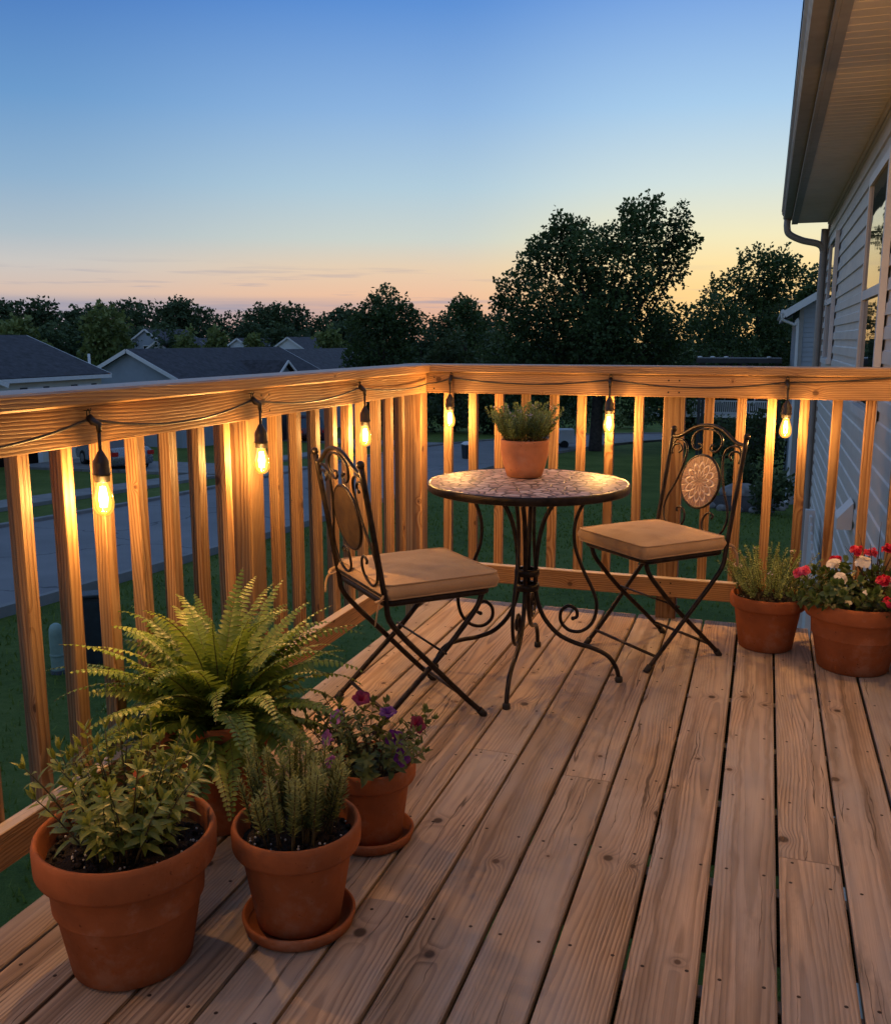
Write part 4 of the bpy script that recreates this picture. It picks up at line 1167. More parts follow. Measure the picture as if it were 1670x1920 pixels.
def auto_clumps(h, w, seed, n=14, low=.18):
    q = random.Random(seed); out = []
    for i in range(n):
        z = q.uniform(low + .08, .90); env = math.sin(PI * min(1, (z - low * .6) / (1.06 - low * .6)) ** .85) ** .7
        a = q.random() * 2 * PI; d = w * .5 * env * q.uniform(.35, .72)
        s = w * q.uniform(.16, .25)
        out.append(((d * math.cos(a), d * math.sin(a), z * h), s, s * q.uniform(.8, 1.1)))
    out.append(((0, 0, h * .86), w * .2, h * .13)); out.append(((0, 0, h * .55), w * .27, h * .25))
    return out
def tree(name, label, x, y, h, w, n, size, seed, mat='tree_dark', clumps=None, trunk=.2, group=None, low=.18, rz=0, core=.35):
    cl = clumps or auto_clumps(h, w, seed, low=low)
    t = thing(name, label, 'shrub' if 'shrub' in name else 'tree', (x, y, gz(x, y)), rz, group)
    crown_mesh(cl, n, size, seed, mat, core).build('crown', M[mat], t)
    trunk_mesh(h * .72, trunk, cl, seed).build('trunk', M['bark'], t)
    return t
def at(px, D):
    """ground position on the bearing seen at photo column px, D metres off"""
    az = math.atan((px - 835) / 1770) - rad(18.58)
    return (D * math.sin(az), D * math.cos(az))
# the big maple: two leading domes and lower skirts
mx_, my_ = -9.7, 59.4
S = 60 / 1770
def mc(px, py, r, ry=0, rz_=None):     # clump centre from bearing offset (m) and height
    return (((px - 1110) * S, ry, (846 - py) * S), r, rz_ or r)
big = [mc(1035, 455, 1.3, .3, 1.6), mc(1032, 425, .85, 0, 1.1), mc(1062, 430, .7, .5, .9), mc(1000, 485, 1.3, -1), mc(968, 520, 1.3, 1), mc(990, 455, .7, .5, .9), mc(935, 545, 1.0, 0), mc(915, 560, .7, .6, .6), mc(1070, 480, 1.7, -1.5), mc(1105, 450, 1.1, 1, 1.2), mc(1140, 445, 1.0, .5, 1.1), mc(1178, 412, 1.1, 0, 1.3), mc(1160, 395, .6, .6, .8), mc(1205, 398, .8, -.4, 1.0), mc(1185, 450, 1.6, -1, 1.8), mc(1255, 415, .75, 0, 1.2), mc(1248, 455, 1.1, .6, 1.2), mc(1235, 495, 1.5, 1), mc(1280, 450, .6, .6, .6), mc(1150, 510, 2.0, -1.5), mc(1085, 545, 2.2, 1), mc(1005, 575, 2.0, -1.5), mc(950, 595, 1.5, .5), mc(1100, 615, 2.7, -2), mc(1190, 565, 1.9, 1), mc(1245, 610, 1.6, -1), mc(1010, 645, 2.3, 1), mc(1170, 660, 2.5, 0), mc(1245, 670, 2.0, 1), mc(940, 660, 1.8, -1), mc(1080, 700, 2.8, 1.5), mc(1000, 720, 2.0, -1), mc(1190, 725, 2.0, -1), mc(1255, 735, 1.6, 0), mc(930, 725, 1.5, 0)]
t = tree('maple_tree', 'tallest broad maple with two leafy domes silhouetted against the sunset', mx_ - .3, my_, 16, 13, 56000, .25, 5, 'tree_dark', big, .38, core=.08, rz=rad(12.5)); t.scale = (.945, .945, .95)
def T(name, label, px, top, w_px, D, n, size, seed, mat='tree_dark', group=None, low=.12, trunk=.2, rise=0):
    x, y = at(px, D); g = gz(x, y); h = 1.24 + (637 - top) / 1770 * D - g
    return tree(name, label, x, y, h, w_px / 1770 * D, n, size, seed, mat, None, trunk, group, low)
T('round_tree', 'dark round crowned tree just left of the railing corner, behind the low houses', 722, 538, 165, 78, 20000, .28, 21, low=.05)
T('round_tree', 'small dark tree at the left shoulder of the tall maple', 868, 556, 105, 112, 7000, .40, 22, low=.05)
T('feathery_tree', 'dark feathery tree between the tall maple and the blue neighbour house', 1405, 478, 215, 74, 26000, .26, 23, low=.05)
T('feathery_tree', 'dark tree partly hidden behind the blue neighbour house roof', 1505, 506, 100, 92, 6000, .33, 24, low=.05)
T('shrub_tree', 'low dark tree filling the gap under the right side of the maple', 1325, 552, 175, 67, 13000, .25, 25, low=.02)
T('olive_tree', 'mid green bushy tree behind the left roof', 195, 588, 140, 96, 6000, .48, 31, 'tree_olive', low=.04)
T('olive_tree', 'lighter green tree at the far left above the dark roof', 48, 602, 105, 88, 4000, .45, 32, 'tree_olive', low=.04)
T('olive_tree', 'pale green pair of round crowns above the gabled roof ridge', 412, 612, 70, 112, 3000, .5, 33, 'tree_olive', low=.04)
T('olive_tree', 'smaller pale green crown left of the paired crowns over the ridge', 360, 617, 70, 116, 2800, .5, 34, 'tree_olive', low=.04)
T('olive_tree', 'small light green tree right of the gabled roof end', 486, 626, 56, 104, 2500, .45, 35, 'tree_olive', low=.04)
T('olive_tree', 'light green tree beside the dark round crowned tree', 622, 616, 82, 108, 3200, .48, 36, 'tree_olive', low=.04)
T('olive_tree', 'dull green tree low between the round crown and the maple', 850, 615, 110, 84, 4200, .40, 37, 'shrub', low=.02)
T('olive_tree', 'dull green low tree right against the maple skirt', 925, 622, 110, 80, 4200, .38, 38, 'shrub', low=.02)
# far treeline: four crowns reused
protos = []
for i in range(5):
    h = 15.0; cl = auto_clumps(h, 9.5, 60 + i, 12, .05)
    protos.append((crown_mesh(cl, 5200, .55, 60 + i, 'tree_far').mesh('crown', M['tree_far']), trunk_mesh(h * .7, .3, cl, 60 + i).mesh('trunk', M['bark'])))
tl = [(-70, 572), (-35, 566), (0, 569), (38, 574), (66, 570), (100, 582), (138, 588), (172, 584), (206, 578), (240, 570), (272, 576), (300, 569), (332, 575), (362, 566), (398, 580), (432, 589), (462, 584), (494, 578), (524, 574), (556, 579), (590, 590), (618, 586), (645, 578), (672, 584), (700, 590), (760, 592), (800, 590), (832, 592), (880, 586), (920, 590), (970, 588), (1030, 590), (1090, 592), (1160, 588), (1230, 590), (1300, 588), (1350, 590), (1440, 560), (1480, 556), (1530, 540)]
for i, (px, top) in enumerate(tl):
    D = R.uniform(150, 190); x, y = at(px, D); g = gz(x, y); h = 1.24 + (637 - top) / 1770 * D - g
    t = thing('treeline_tree', 'dark distant tree in the treeline along the horizon', 'tree', (x, y, g), R.random() * 6, 'trees of the far treeline')
    cr, tr = protos[i % 5]
    for nm, me in (('crown', cr), ('trunk', tr)):
        o = bpy.data.objects.new(nm, me); COL.objects.link(o); o.parent = t
    s = h / 15.0; t.scale = (s * R.uniform(.95, 1.25), s * R.uniform(.95, 1.25), s)
# second, nearer row of hedging trees that closes the gap under the skyline
for i, px in enumerate((-50, 20, 95, 150, 262, 318, 470, 540, 585, 660, 790)):
    D = R.uniform(118, 140); top = R.uniform(600, 618); x, y = at(px, D); g = gz(x, y); h = 1.24 + (637 - top) / 1770 * D - g
    t = thing('treeline_tree', 'dark tree in the lower row standing before the far treeline', 'tree', (x, y, g), R.random() * 6, 'trees of the nearer row')
    cr, tr = protos[(i * 3 + 1) % 5]
    for nm, me in (('crown', cr), ('trunk', tr)):
        o = bpy.data.objects.new(nm, me); COL.objects.link(o); o.parent = t
    s = h / 15.0; t.scale = (s * 1.25, s * 1.25, s)
# shrubs behind the railing
def shrub(label, px, base_y, w, h, seed, mat='shrub', n=1600, D=None):
    s = (base_y - 637) / 1770; D = D or 3.74 / (s - .051); x, y = at(px, D)
    q = random.Random(seed)
    cl = [((q.uniform(-.35, .35) * w, q.uniform(-.35, .35) * w, h * q.uniform(.3, .62)), w * q.uniform(.2, .32), h * q.uniform(.25, .36)) for _ in range(7)]
    t = thing('shrub', label, 'shrub', (x, y, gz(x, y)), 0, None)
    crown_mesh(cl, n, .11 + .0016 * D, seed, mat).build('foliage', M[mat], t)
    return t
shrub('dark hedge shrub beyond the street, left of the table pot', 845, 806, 12, 3.6, 71, n=3000, D=82)
shrub('dark hedge shrub beyond the street, behind the first bulb of the back railing', 800, 806, 11, 3.4, 72, n=3000, D=80)
shrub('dark hedge shrub behind the table pot herb', 915, 806, 12, 4.2, 73, n=3000, D=84)
shrub('dark shrub mass under the left of the maple', 985, 806, 12, 4.6, 74, n=3000, D=86)
shrub('dark shrub mass behind the maple trunk', 1080, 806, 11, 4.2, 75, n=3000, D=96)
shrub('pale flowering shrub beyond the street right of the maple trunk', 1180, 800, 5.5, 2.6, 76, 'tree_olive', 2000, D=100)
shrub('dark shrub beside the white railed deck', 1262, 806, 7, 3.6, 77, n=2200, D=92)
shrub('dark shrub at the corner of the blue neighbour house', 1452, 940, 1.3, 1.5, 78, n=900)
shrub('low dark shrub in the stone edged bed', 1405, 905, 1.6, 1.2, 79, n=900)
shrub('dark tall shrub left of the blue neighbour house', 1425, 862, 3.2, 3.6, 80, n=2200, D=43)
shrub('dark tall shrub behind the seat back medallion', 1350, 860, 4.2, 3.2, 81, n=2400, D=52)

# ------------------------------------------------------------------ houses beyond
def gable_house(name, label, x0, x1, y0, y1, zg, ze, zr, wallm, roofm, ov=.35, trim='trim'):
    """ridge along y, gables facing -y and +y"""
    c = Vec(((x0 + x1) / 2, (y0 + y1) / 2, zg)); t = thing(name, label, 'house', c)
    L = -c; xm = (x0 + x1) / 2; sl = (zr - ze) / ((x1 - x0) / 2)
    k = MB(); k.box((x0, y0, zg - .6), (x1, y1, ze))
    for y in (y0, y1): k.poly([(x0, y, ze), (x1, y, ze), (xm, y, zr)])
    k.build('wall', M[wallm], t, L)
    k = MB(); a, b = y0 - ov, y1 + ov; th = .16
    for s, xe in ((-1, x0 - ov), (1, x1 + ov)):
        zl = ze - sl * ov
        q = [(xe, a, zl + th), (xe, b, zl + th), (xm, b, zr + th), (xm, a, zr + th)]
        k.poly(q if s > 0 else q[::-1]); lo = [(x, y, z - th + .02) for x, y, z in q]; k.poly(lo[::-1] if s > 0 else lo)
    k.build('roof', M[roofm], t, L)
    k = MB()
    for s, xe in ((-1, x0 - ov), (1, x1 + ov)):
        zl = ze - sl * ov
        for y in (a, b):
            k.beam((xe, y, zl + .05), (xm, y, zr + .05), .04, .22)
        k.beam((xe, a, zl + .04), (xe, b, zl + .04), .05, .18)
    k.build('fascia', M[trim], t, L)
    return t, L
def far_window(t, L, face, u0, u1, z0, z1, at_, shutters=True):
    """window on a wall x = at_ (face 'x') or y = at_ (face 'y')"""
    def bx(k, a, b, c, d, o0, o1):
        if face == 'x': k.box((at_ + o0, a, c), (at_ + o1, b, d))
        else: k.box((a, at_ - o1, c), (b, at_ - o0, d))
    k = MB(); w = .08
    bx(k, u0, u0 + w, z0, z1, .003, .07); bx(k, u1 - w, u1, z0, z1, .003, .07); bx(k, u0 + w, u1 - w, z1 - w, z1, .003, .07); bx(k, u0 + w, u1 - w, z0, z0 + w, .003, .07); bx(k, u0 + w, u1 - w, (z0 + z1) / 2 - .03, (z0 + z1) / 2 + .03, .003, .06)
    f = k.build('window', M['trim'], t, L)
    k = MB(); bx(k, u0 + w, u1 - w, z0 + w, z1 - w, .002, .03); k.build('pane', M['glass'], f)
    if shutters:
        for a, b in ((u0 - .42, u0 - .02), (u1 + .02, u1 + .42)):
            k = MB(); bx(k, a, b, z0, z1, .003, .05); k.build('shutter', M['shutter'], t, L)
# left house
t, L = gable_house('house', 'tan house with dark shingle roof at the far left behind the railing', -41.0, -31.5, 18, 39.7, gz(-36, 34), -.45, 1.32, 'wall_tan', 'shingle')
for y in (34.6, 37.9): far_window(t, L, 'x', y, y + .95, -2.2, -.88, -31.5)
k = MB(); k.box((-31.5, 22.4, -4.9), (-29.4, 30.3, -.5)); k.poly([(-29.4, 22.4, -.5), (-29.4, 30.3, -.5), (-29.4, 26.35, .95)]); k.build('front_wing', M['wall_tan'], t, L)
k = MB()
for s in (-1, 1):
    q = [(-28.9, 26.35 + s * 4.4, -.47), (-36, 26.35 + s * 4.4, -.47), (-36, 26.35, 1.15), (-28.9, 26.35, 1.15)]; k.poly(q if s < 0 else q[::-1])
k.build('wing_roof', M['shingle'], t, L)
k = MB()
for s in (-1, 1): k.beam((-28.9, 26.35 + s * 4.4, -.59), (-28.9, 26.35, 1.03), .05, .2)
k.build('wing_fascia', M['trim'], t, L)
k = MB(); k.box((-31.49, 31.6, gz(-31, 34) - .1), (-31.45, 34.9, -2.5)); k.build('garage_opening', M['dark'], t, L)
k = MB(); k.box((-31.485, 34.9, gz(-31, 34) - .1), (-31.43, 35.2, -2.4)); k.box((-31.485, 31.5, -2.5), (-31.43, 34.9, -2.34)); k.build('garage_trim', M['trim'], t, L)
# gabled blue house
t, L = gable_house('house', 'slate blue house with wide gable end and long dark roof beyond the railing', -39.2, -32.6, 48, 66, gz(-36, 55), -1.08, .55, 'wall_blue', 'shingle', .4)
k = MB(); k.box((-32.6, 55.9, -6), (-30.9, 59.3, -1.35)); k.poly([(-30.9, 55.9, -1.35), (-30.9, 59.3, -1.35), (-30.9, 57.6, -.30)]); k.build('front_wing', M['wall_blue'], t, L)
k = MB()
for s in (-1, 1):
    q = [(-30.5, 57.6 + s * 2.0, -1.45), (-35, 57.6 + s * 2.0, -1.45), (-35, 57.6, -.12), (-30.5, 57.6, -.12)]; k.poly(q if s < 0 else q[::-1])
k.build('wing_roof', M['shingle'], t, L)
k = MB()
for s in (-1, 1): k.beam((-30.5, 57.6 + s * 2.0, -1.5), (-30.5, 57.6, -.18), .06, .16)
k.build('wing_fascia', M['trim'], t, L)
for y in (50, 61.5): far_window(t, L, 'x', y, y + 1.1, -3.6, -2.2, -32.6, True)
k = MB(); k.box((-30.895, 56.3, -5.6), (-30.85, 58.9, -3.4)); k.build('garage_door', M['wall_dark'], t, L)
# third house
t, L = gable_house('house', 'grey house with pale gable trim just left of the dark round tree', -44.4, -38.0, 75, 90, gz(-41, 80), -1.5, .25, 'wall_blue', 'shingle_b', .3)
for y in (77, 82): far_window(t, L, 'x', y, y + 1.1, -3.6, -2.3, -38.0, False)
# tiny far houses
for i, (px, D, w, top, lab, wm) in enumerate(((283, 132, 5.0, 620, 'distant grey gabled house among the trees, upper of two tiny gables', 'wall_blue'), (303, 122, 2.4, 641, 'tiny bright white gable peeking over the long roof ridge', 'wall_white'), (345, 128, 6.5, 636, 'distant low house roof left of the pale green crowns', 'wall_tan'), (545, 124, 5.2, 634, 'distant house with white gable edge right of the long roof', 'wall_white'), (452, 126, 2.2, 636, 'distant sliver of lit white wall between the pale green trees', 'wall_white'))):
    x, y = at(px, D); zr = 1.24 + (637 - top) / 1770 * D; rise = w * .32
    t, L = gable_house('far_house', lab, x - w / 2, x + w / 2, y, y + 9, gz(x, y), zr - rise, zr, wm, 'shingle_b', .25)
    far_window(t, L, 'y', x - .45, x + .45, zr - rise - 1.6, zr - rise - .4, y, False)
# blue neighbour house on the right
t, L = gable_house('house', 'blue grey sided two storey neighbour house behind the right downspout', 1.0, 11.5, 34.2, 47, gz(2, 36), 2.35, 5.6, 'siding_blue', 'shingle', .55)
k = MB()
i = 0; z = gz(1, 34) - .1
while z < 4.4:
    half = 6 if z < 2.3 else max(.2, 5.25 - (z - 2.35) / .62)
    xl = max(1.0, 6.25 - half)
    k.poly([(xl, 34.18, z), (11.5, 34.18, z), (11.5, 34.198, z + .155), (xl, 34.198, z + .155)]); k.poly([(xl, 34.199, z), (11.5, 34.199, z), (11.5, 34.18, z), (xl, 34.18, z)]); z += .16
k.build('siding', M['siding_blue'], t, L)
k = MB(); k.beam((1.0, 34.17, gz(1, 34) - .2), (1.0, 34.17, 2.3), .14, .14, (0, 1, 0)); k.build('corner_trim', M['trim_grey'], t, L)
k = MB(); k.tube([(.40, 33.8, 2.16), (.40, 47.4, 2.16)], .07, 8); k.build('gutter', M['trim'], t, L)
k = MB(); k.tube(smooth_path([(.40, 34.0, 2.12), (.42, 34.0, 1.9), (.78, 34.05, 1.72), (.90, 34.08, 1.45), (.90, 34.08, gz(1, 34) + .3), (.80, 33.9, gz(1, 34) + .1)], 5), .05, 8); k.build('downspout', M['trim'], t, L)
far_window(t, L, 'y', 4, 5.2, .6, 2.0, 34.17, False)
# dark house with white railed deck in the distance
hx, hy = at(1365, 66)
t, L = gable_house('house', 'dark house with a white railed balcony deck seen between the balusters', hx - 3.6, hx + 3.2, hy, hy + 9, gz(hx, hy), -1.9, .15, 'wall_dark', 'shingle', .4, 'wall_dark')
far_window(t, L, 'y', hx - 1.5, hx - .3, -2.9, -2.15, hy, False); far_window(t, L, 'y', hx + .5, hx + 1.6, -2.9, -2.15, hy, False)
k = MB(); k.box((hx - 3.4, hy - 2.4, -3.72), (hx + 2.6, hy - .01, -3.5)); k.build('balcony_floor', M['trim'], t, L)
k = MB()
k.box((hx - 3.4, hy - 2.4, -2.68), (hx + 2.6, hy - 2.34, -2.6)); k.box((hx - 3.4, hy - 2.4, -3.42), (hx + 2.6, hy - 2.34, -3.36))
for i in range(48): k.box((hx - 3.39 + i * .126, hy - 2.385, -3.36), (hx - 3.34 + i * .126, hy - 2.355, -2.68))
k.build('balcony_rail', M['trim'], t, L)
for dx in (-3.2, -.4, 2.4):
    k = MB(); k.beam((hx + dx, hy - 2.2, gz(hx, hy) - .2), (hx + dx, hy - 2.2, -3.72), .15, .15, (0, 1, 0)); k.build('balcony_post', M['wall_dark'], t, L)
# low dark pergola roof edge seen just over the cap rail
px_, py_ = at(1382, 46)
t = thing('carport', 'low dark flat carport roof just above the back railing, left of the blue house', 'carport', (px_, py_, gz(px_, py_)))
g = -gz(px_, py_)
k = MB(); k.box((-1.9, -1.5, g + .22), (1.75, 1.5, g + .42)); k.build('roof', M['wall_dark'], t)
for a in (-1.7, 1.55):
    for b in (-1.3, 1.3):
        k = MB(); k.beam((a, b, -.2), (a, b, g + .22), .12, .12, (0, 1, 0)); k.build('post', M['wall_dark'], t)
k = MB()
for a in (-1.75, -1.2, -.62, 1.2): k.ball((a, -1.45, g + .47), .09, 8, sc=(1.3, 1, .5))
k.build('roof_cap', M['trim'], t)

# ------------------------------------------------------------------ small outdoor things
# planting bed with edging stones
bx_, by_ = -.5, 33.0
for i in range(15):
    a = 2 * PI * i / 15; k = MB()
    x, y = bx_ + 1.25 * math.cos(a), by_ + 1.9 * math.sin(a)
    k.ball((0, 0, .06), .2, 10, sc=(1.1, .9, .7))
    o = k.build('edging_stone', M['stone'], None, (x, y, gz(x, y)), R.random() * 3); tag(o, 'grey edging stone round the planting bed by the blue neighbour house', 'stone', 'edging stones of the planting bed')
k = MB(); k.lathe([(0, .10), (.7, .09), (1.15, .05), (1.2, 0)], 24); o = k.build('planting_bed', M['mulch'], None, (bx_, by_, gz(bx_, by_ - 1.5))); o.scale.y = 1.5; tag(o, kind='structure')
k = MB(); n = 16
for i in range(1): k.ball((0, 0, .3), .55, 16, sc=(1.2, .9, .62))
for i, v in enumerate(k.v):
    f = 1 + .22 * mnoise.noise(Vec(v) * 2.3); k.v[i] = (v[0] * f, v[1] * f, v[2] * f)
tag(k.build('boulder', M['stone'], None, (-.65, 34.4, gz(-.65, 34.4))), 'pale weathered boulder in the bed near the blue neighbour house', 'boulder')
# utility pedestals on the lawn
ux, uy = -8.45, 9.45
t = thing('utility_pedestal', 'pale green rounded utility pedestal on the lawn below the left railing', 'utility box', (ux, uy, gz(ux, uy)))
k = MB(); k.lathe([(.088, -.1), (.088, .52), (.084, .60), (.064, .65), (.03, .672), (0, .676)], 24); k.lathe([(.092, .24), (.095, .245), (.095, .27), (.092, .275)], 24); k.build('body', M['util_green'], t)
k = MB(); k.lathe([(.10, -.1), (.10, .05), (.09, .06)], 24); k.build('base', M['util_dark'], t)
ux, uy = -8.35, 10.05
t = thing('utility_cabinet', 'dark blue utility cabinet with a small white tag on the lawn below the left railing', 'utility box', (ux, uy, gz(ux, uy)), rad(38))
k = MB(); k.box((-.18, -.12, -.1), (.18, .12, .92), ch=.012); k.build('body', M['util_dark'], t)
k = MB(); k.box((-.20, -.14, .921), (.20, .14, .965), ch=.01); k.build('lid', M['util_dark'], t)
k = MB(); k.box((-.15, -.127, .06), (.15, -.1205, .86), ch=.003); k.build('door', M['util_dark'], t)
k = MB(); k.box((.202, -.10, .84), (.30, -.092, .965), ch=.004); k.build('tag', M['trim'], t)
# kerb-side bin on the street
bx2, by2 = -14.9, 48.0
t = thing('street_bin', 'dark bin with a white lid standing on the street left of the table pot', 'bin', (bx2, by2, gz(bx2, by2) + .07))
k = MB(); k.lathe([(0, 0), (.26, 0), (.30, .04), (.34, .72), (.33, .75), (0, .75)], 4, sm=False); k.build('body', M['util_dark'], t)
k = MB(); k.lathe([(.36, .755), (.36, .80), (.2, .9), (0, .93)], 4, sm=False); k.build('lid', M['trim'], t)
k = MB()
for s in (-1, 1): k.lathe([(0, -.03), (.1, -.03), (.1, .03), (0, .03)], 12, (s * .22, .2, .1))
k.build('wheel', M['tyre'], t)
# white vent mast and dish by the left roof
mx2, my2 = at(176, 56)
t = thing('mast', 'thin white mast with a small dish beside the left roof', 'mast', (mx2, my2, gz(mx2, my2)))
k = MB(); hgt = 1.24 - 24 / 1770 * 56 - gz(mx2, my2); k.tube([(0, 0, -.2), (0, 0, hgt)], .07, 8); k.build('pole', M['trim'], t)
k = MB(); k.tube([(0, 0, hgt - .85), (-.28, -.1, hgt - .8)], .02, 6); k.ball((-.32, -.12, hgt - .78), .18, 10, sc=(1, .5, 1)); k.build('dish', M['trim'], t)
# white utility trailer beyond the table pot
wx, wy = at(1053, 63)
t = thing('utility_trailer', 'small white box trailer on the grass right of the table pot', 'trailer', (wx, wy, gz(wx, wy)), rad(20))
k = MB(); k.box((-.75, -.6, .35), (.75, .6, 1.25), ch=.05); k.build('body', M['wall_white'], t)
for s in (-1, 1):
    k = MB()
    k.tube([(.1, s * .62 - .05, .28), (.1, s * .62 + .05, .28)], .27, 16); k.build('wheel', M['tyre'], t)
k = MB(); k.tube([(-.75, 0, .36), (-1.5, 0, .36)], .04, 6); k.build('drawbar', M['util_dark'], t)

# ------------------------------------------------------------------ cars
def car(label, loc, heading, paint, suv=False):
    """heading = direction of the nose; x forward"""
    t = thing('parked_car', label, 'car', (*loc, gz(*loc) + .09), math.atan2(heading[1], heading[0]), 'cars parked beyond the street')
    h = 1.72 if suv else 1.45; L2 = 2.25; W2 = .9
    prof = [(-L2, .35), (-L2 - .02, .62), (-L2 + .04, .95 if not suv else 1.0), (-1.75 if not suv else -2.05, 1.02), (1.15, .98), (1.9, .86), (L2, .68), (L2 + .02, .40), (L2 - .1, .26), (-L2 + .1, .26)]
    k = MB(); rows = []
    for f, ins in ((-1, .10), (-.92, .02), (-.6, 0), (.6, 0), (.92, .02), (1, .10)):
        rows.append([k.pt((x * (1 - ins * .25), f * W2 * (1 - (.06 if z > .85 else 0)), z - (ins * .4 if z > .5 else -ins * .2))) for x, z in prof])
    for a, b in zip(rows, rows[1:]):
        for i in range(len(prof)):
            j = (i + 1) % len(prof); k.face([a[i], a[j], b[j], b[i]], None, 0, True, .5)
    k.face(rows[0][::-1], None, 0, False, .5); k.face(rows[-1], None, 0, False, .5)
    body = k.build('body', paint, t)
    cab = [(-1.85, 1.0), (-1.25, h - .04), (-.9, h), (.0, h), (.32, h - .05), (1.12, .97)] if not suv else [(-2.12, 1.0), (-1.95, h - .08), (-1.7, h), (.0, h), (.3, h - .06), (1.1, .97)]
    k = MB(); g = MB()
    for s in (-1, 1):
        pass
    A_ = [k.pt((x, -W2 * (.93 - .2 * (z - 1) / (h - 1)), z)) for x, z in cab]; B_ = [k.pt((x, W2 * (.93 - .2 * (z - 1) / (h - 1)), z)) for x, z in cab]
    for i in (1, 2, 3): k.face([A_[i], A_[i + 1], B_[i + 1], B_[i]], None, 0, True, .5)
    k.face([A_[0], A_[1], B_[1], B_[0]], None, 1); k.face([A_[4], A_[5], B_[5], B_[4]], None, 1)
    k.face(A_[::-1], None, 0); k.face(B_, None, 0)
    k.build('cabin', [paint, M['car_glass']], t)
    for s in (-1, 1):
        k = MB(); z0, z1 = 1.04, h - .1
        yy = lambda z: s * (W2 * (.93 - .2 * (z - 1) / (h - 1)) + .006)
        for x0, x1, x2, x3 in ((-1.5 if not suv else -1.9, -.42, -.42, -1.12 if not suv else -1.75), (-.34, .82, .25, -.34)):
            q = [(x0, yy(z0), z0), (x1, yy(z0), z0), (x2, yy(z1), z1), (x3, yy(z1), z1)]; k.poly(q if s < 0 else q[::-1])
        k.build('side_windows', M['car_glass'], t)
        for x in (-1.38, 1.36):
            k = MB(); k.tube([(x, s * (W2 - .2), .32), (x, s * (W2 + .012), .32)], .325, 22); w = k.build('wheel', M['tyre'], t)
            k = MB(); k.tube([(x, s * (W2 + .013), .32), (x, s * (W2 + .022), .32)], .2, 16); k.build('rim', M['chrome'], w)
        k = MB(); k.box((-L2 - .035, s * .78 - .14, .68), (-L2 + .1, s * .78 + .14, .86), ch=.02); k.build('tail_light', M['red_lens'], t)
        k = MB(); k.box((L2 - .12, s * .66 - .18, .58), (L2 + .03, s * .66 + .18, .72), ch=.02); k.build('headlight', M['trim'], t)
    return t
car('grey sedan with red tail light parked on the driveway, seen between the left balusters', (-27.3, 34.9), (-.85, .52), M['car_grey'])
car('dark red parked van further along the street behind the left chair', at(575, 66), (-.6, .8), M['car_dark'], True)
car('pale car glinting beyond the street right of the maple trunk', at(1222, 112), (1, .1), M['car_white'])

# ------------------------------------------------------------------ sky, sun, camera
w = bpy.data.worlds.new("World"); scene.world = w; w.use_nodes = True
t = NT(w.node_tree)
for n in list(t.n): t.n.remove(n)
out = t.n.new('ShaderNodeOutputWorld')
d = t.new('ShaderNodeVectorMath', {0: t.new('ShaderNodeTexCoord').outputs['Generated']}, operation='NORMALIZE').outputs[0]
sp = t.new('ShaderNodeSeparateXYZ', {0: d}); x, y, z = sp.outputs
hl = t.math('MAXIMUM', t.math('SQRT', t.math('ADD', t.math('MULTIPLY', x, x), t.math('MULTIPLY', y, y))), .0001)
SUN_AZ = rad(4)
dot = t.math('DIVIDE', t.math('ADD', t.math('MULTIPLY', x, math.sin(SUN_AZ)), t.math('MULTIPLY', y, math.cos(SUN_AZ))), hl)
TOP = [(.45, (94, 136, 194)), (.7, (118, 148, 194)), (1, (124, 148, 188))]
Lr = [(0, (172, 164, 174)), (.025, (176, 168, 178)), (.047, (214, 190, 176)), (.073, (202, 198, 194)), (.10, (174, 190, 200)), (.15, (142, 176, 206)), (.22, (106, 154, 204)), (.31, (72, 122, 192))] + TOP
Mr = [(0, (234, 176, 148)), (.025, (238, 184, 152)), (.047, (238, 194, 162)), (.073, (230, 206, 178)), (.10, (204, 212, 205)), (.15, (176, 204, 220)), (.22, (140, 180, 224)), (.31, (92, 144, 213))] + TOP
Rr = [(0, (248, 202, 132)), (.047, (252, 214, 146)), (.073, (252, 226, 166)), (.10, (240, 233, 192)), (.15, (208, 225, 224)), (.22, (166, 204, 236)), (.31, (120, 165, 226))] + TOP
mk = lambda rr: t.ramp(z, [(p, srgb(*c)) for p, c in rr])
fA = t.maprange(dot, .68, .925, 0, 1, True); fB = t.maprange(dot, .92, .997, 0, 1, True)
col = t.mix(fB, t.mix(fA, mk(Lr), mk(Mr)), mk(Rr))
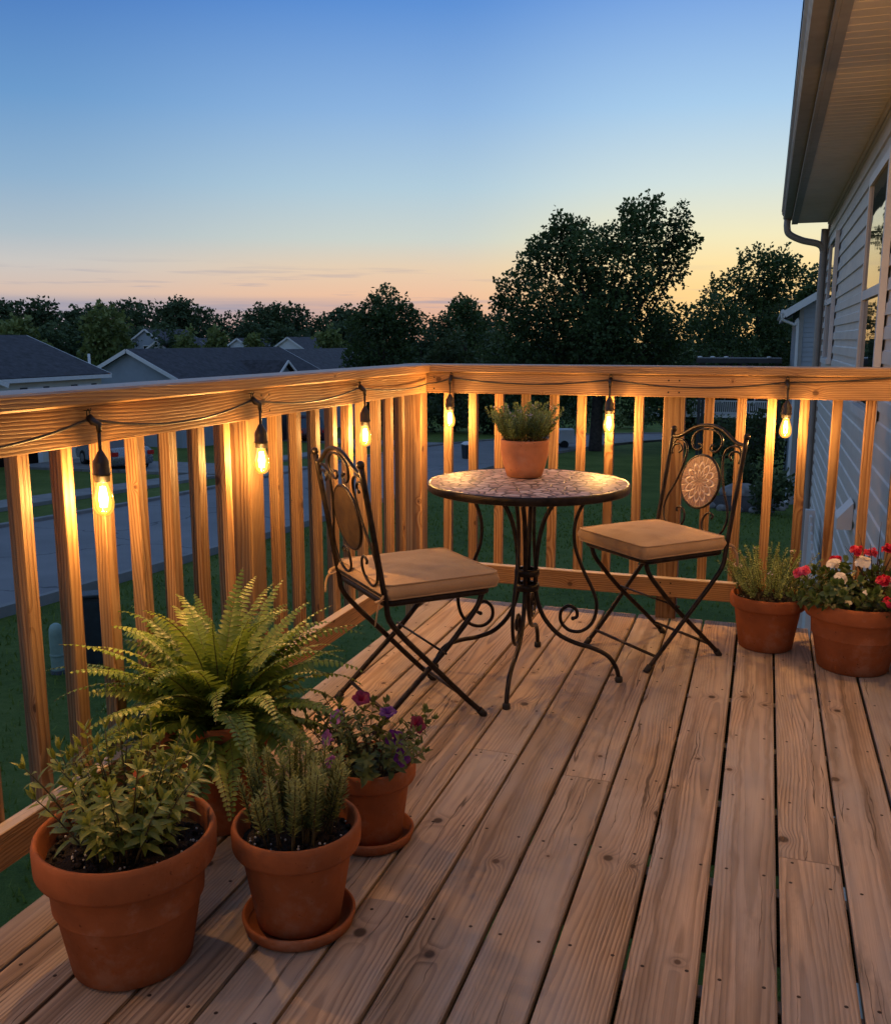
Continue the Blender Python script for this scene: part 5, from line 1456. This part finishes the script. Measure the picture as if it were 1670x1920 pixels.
# thin cloud streaks low on the left
az = t.math('ARCTAN2', x, y)
cn = t.noise(t.xyz(t.math('MULTIPLY', az, 5.0), t.math('MULTIPLY', z, 95.0)), 1, 4, .55)
band = t.math('MULTIPLY', t.maprange(z, .012, .035, 0, 1, True), t.maprange(z, .05, .085, 1, 0, True))
lowb = t.math('MULTIPLY', t.math('MULTIPLY', t.maprange(z, .034, .046, 1, 0, True), t.maprange(z, .018, .028, .35, 1, True)), t.maprange(dot, .84, .95, .85, 0))
cf = t.math('MULTIPLY', t.maprange(cn, .54, .66, 0, .75), band)
cf = t.math('MAXIMUM', cf, t.math('MULTIPLY', lowb, t.maprange(cn, .35, .6, .3, 1)))
cf = t.math('MULTIPLY', cf, t.maprange(dot, .9, .99, 1, .35))
col = t.mix(cf, col, srgb(146, 150, 172))
# the side away from the sunset is made brighter and warmer
col = t.mix(1.0, col, t.ramp(t.maprange(dot, -.7, .75, 0, 1, True), [(0, (1.25, 1.12, 1.0)), (1, (1, 1, 1))]), 'MULTIPLY')
bg = t.new('ShaderNodeBackground', {'Color': col, 'Strength': 1.0})
sky = t.new('ShaderNodeTexSky', None, sky_type='NISHITA', sun_disc=False, sun_elevation=rad(1.0), sun_rotation=SUN_AZ)
bg2 = t.new('ShaderNodeBackground', {'Color': t.mix(1.0, sky.outputs[0], (.07, .07, .07), 'MULTIPLY'), 'Strength': .05})
ad = t.new('ShaderNodeAddShader', {0: bg.outputs[0], 1: bg2.outputs[0]})
t.l.new(ad.outputs[0], out.inputs[0])

sd = bpy.data.lights.new('sun', 'SUN'); sd.energy = .06; sd.angle = rad(10); sd.color = (1, .72, .45)
so = bpy.data.objects.new('sun', sd); COL.objects.link(so)
el = rad(1.0); v = Vec((math.sin(SUN_AZ) * math.cos(el), math.cos(SUN_AZ) * math.cos(el), math.sin(el)))
so.rotation_euler = v.to_track_quat('Z', 'Y').to_euler(); so.location = (0, 0, 30)

cd = bpy.data.cameras.new('camera'); cam = bpy.data.objects.new('camera', cd); COL.objects.link(cam)
cd.sensor_fit = 'VERTICAL'; cd.sensor_height = 24; cd.sensor_width = 24 * 1670 / 1920; cd.lens = 24 * 1770 / 1920
cd.clip_start = .02; cd.clip_end = 4000
cam.location = (0, 0, 1.24); cam.rotation_euler = (rad(90 - 10.342), 0, rad(18.58))
scene.camera = cam
scene.view_settings.view_transform = 'Standard'; scene.view_settings.look = 'None'; scene.view_settings.exposure = 0
scene.cycles.use_denoising = True
scene.cycles.max_bounces = 8; scene.cycles.transparent_max_bounces = 12
scene.cycles.sample_clamp_indirect = 6
scene.cycles.caustics_reflective = False; scene.cycles.caustics_refractive = False
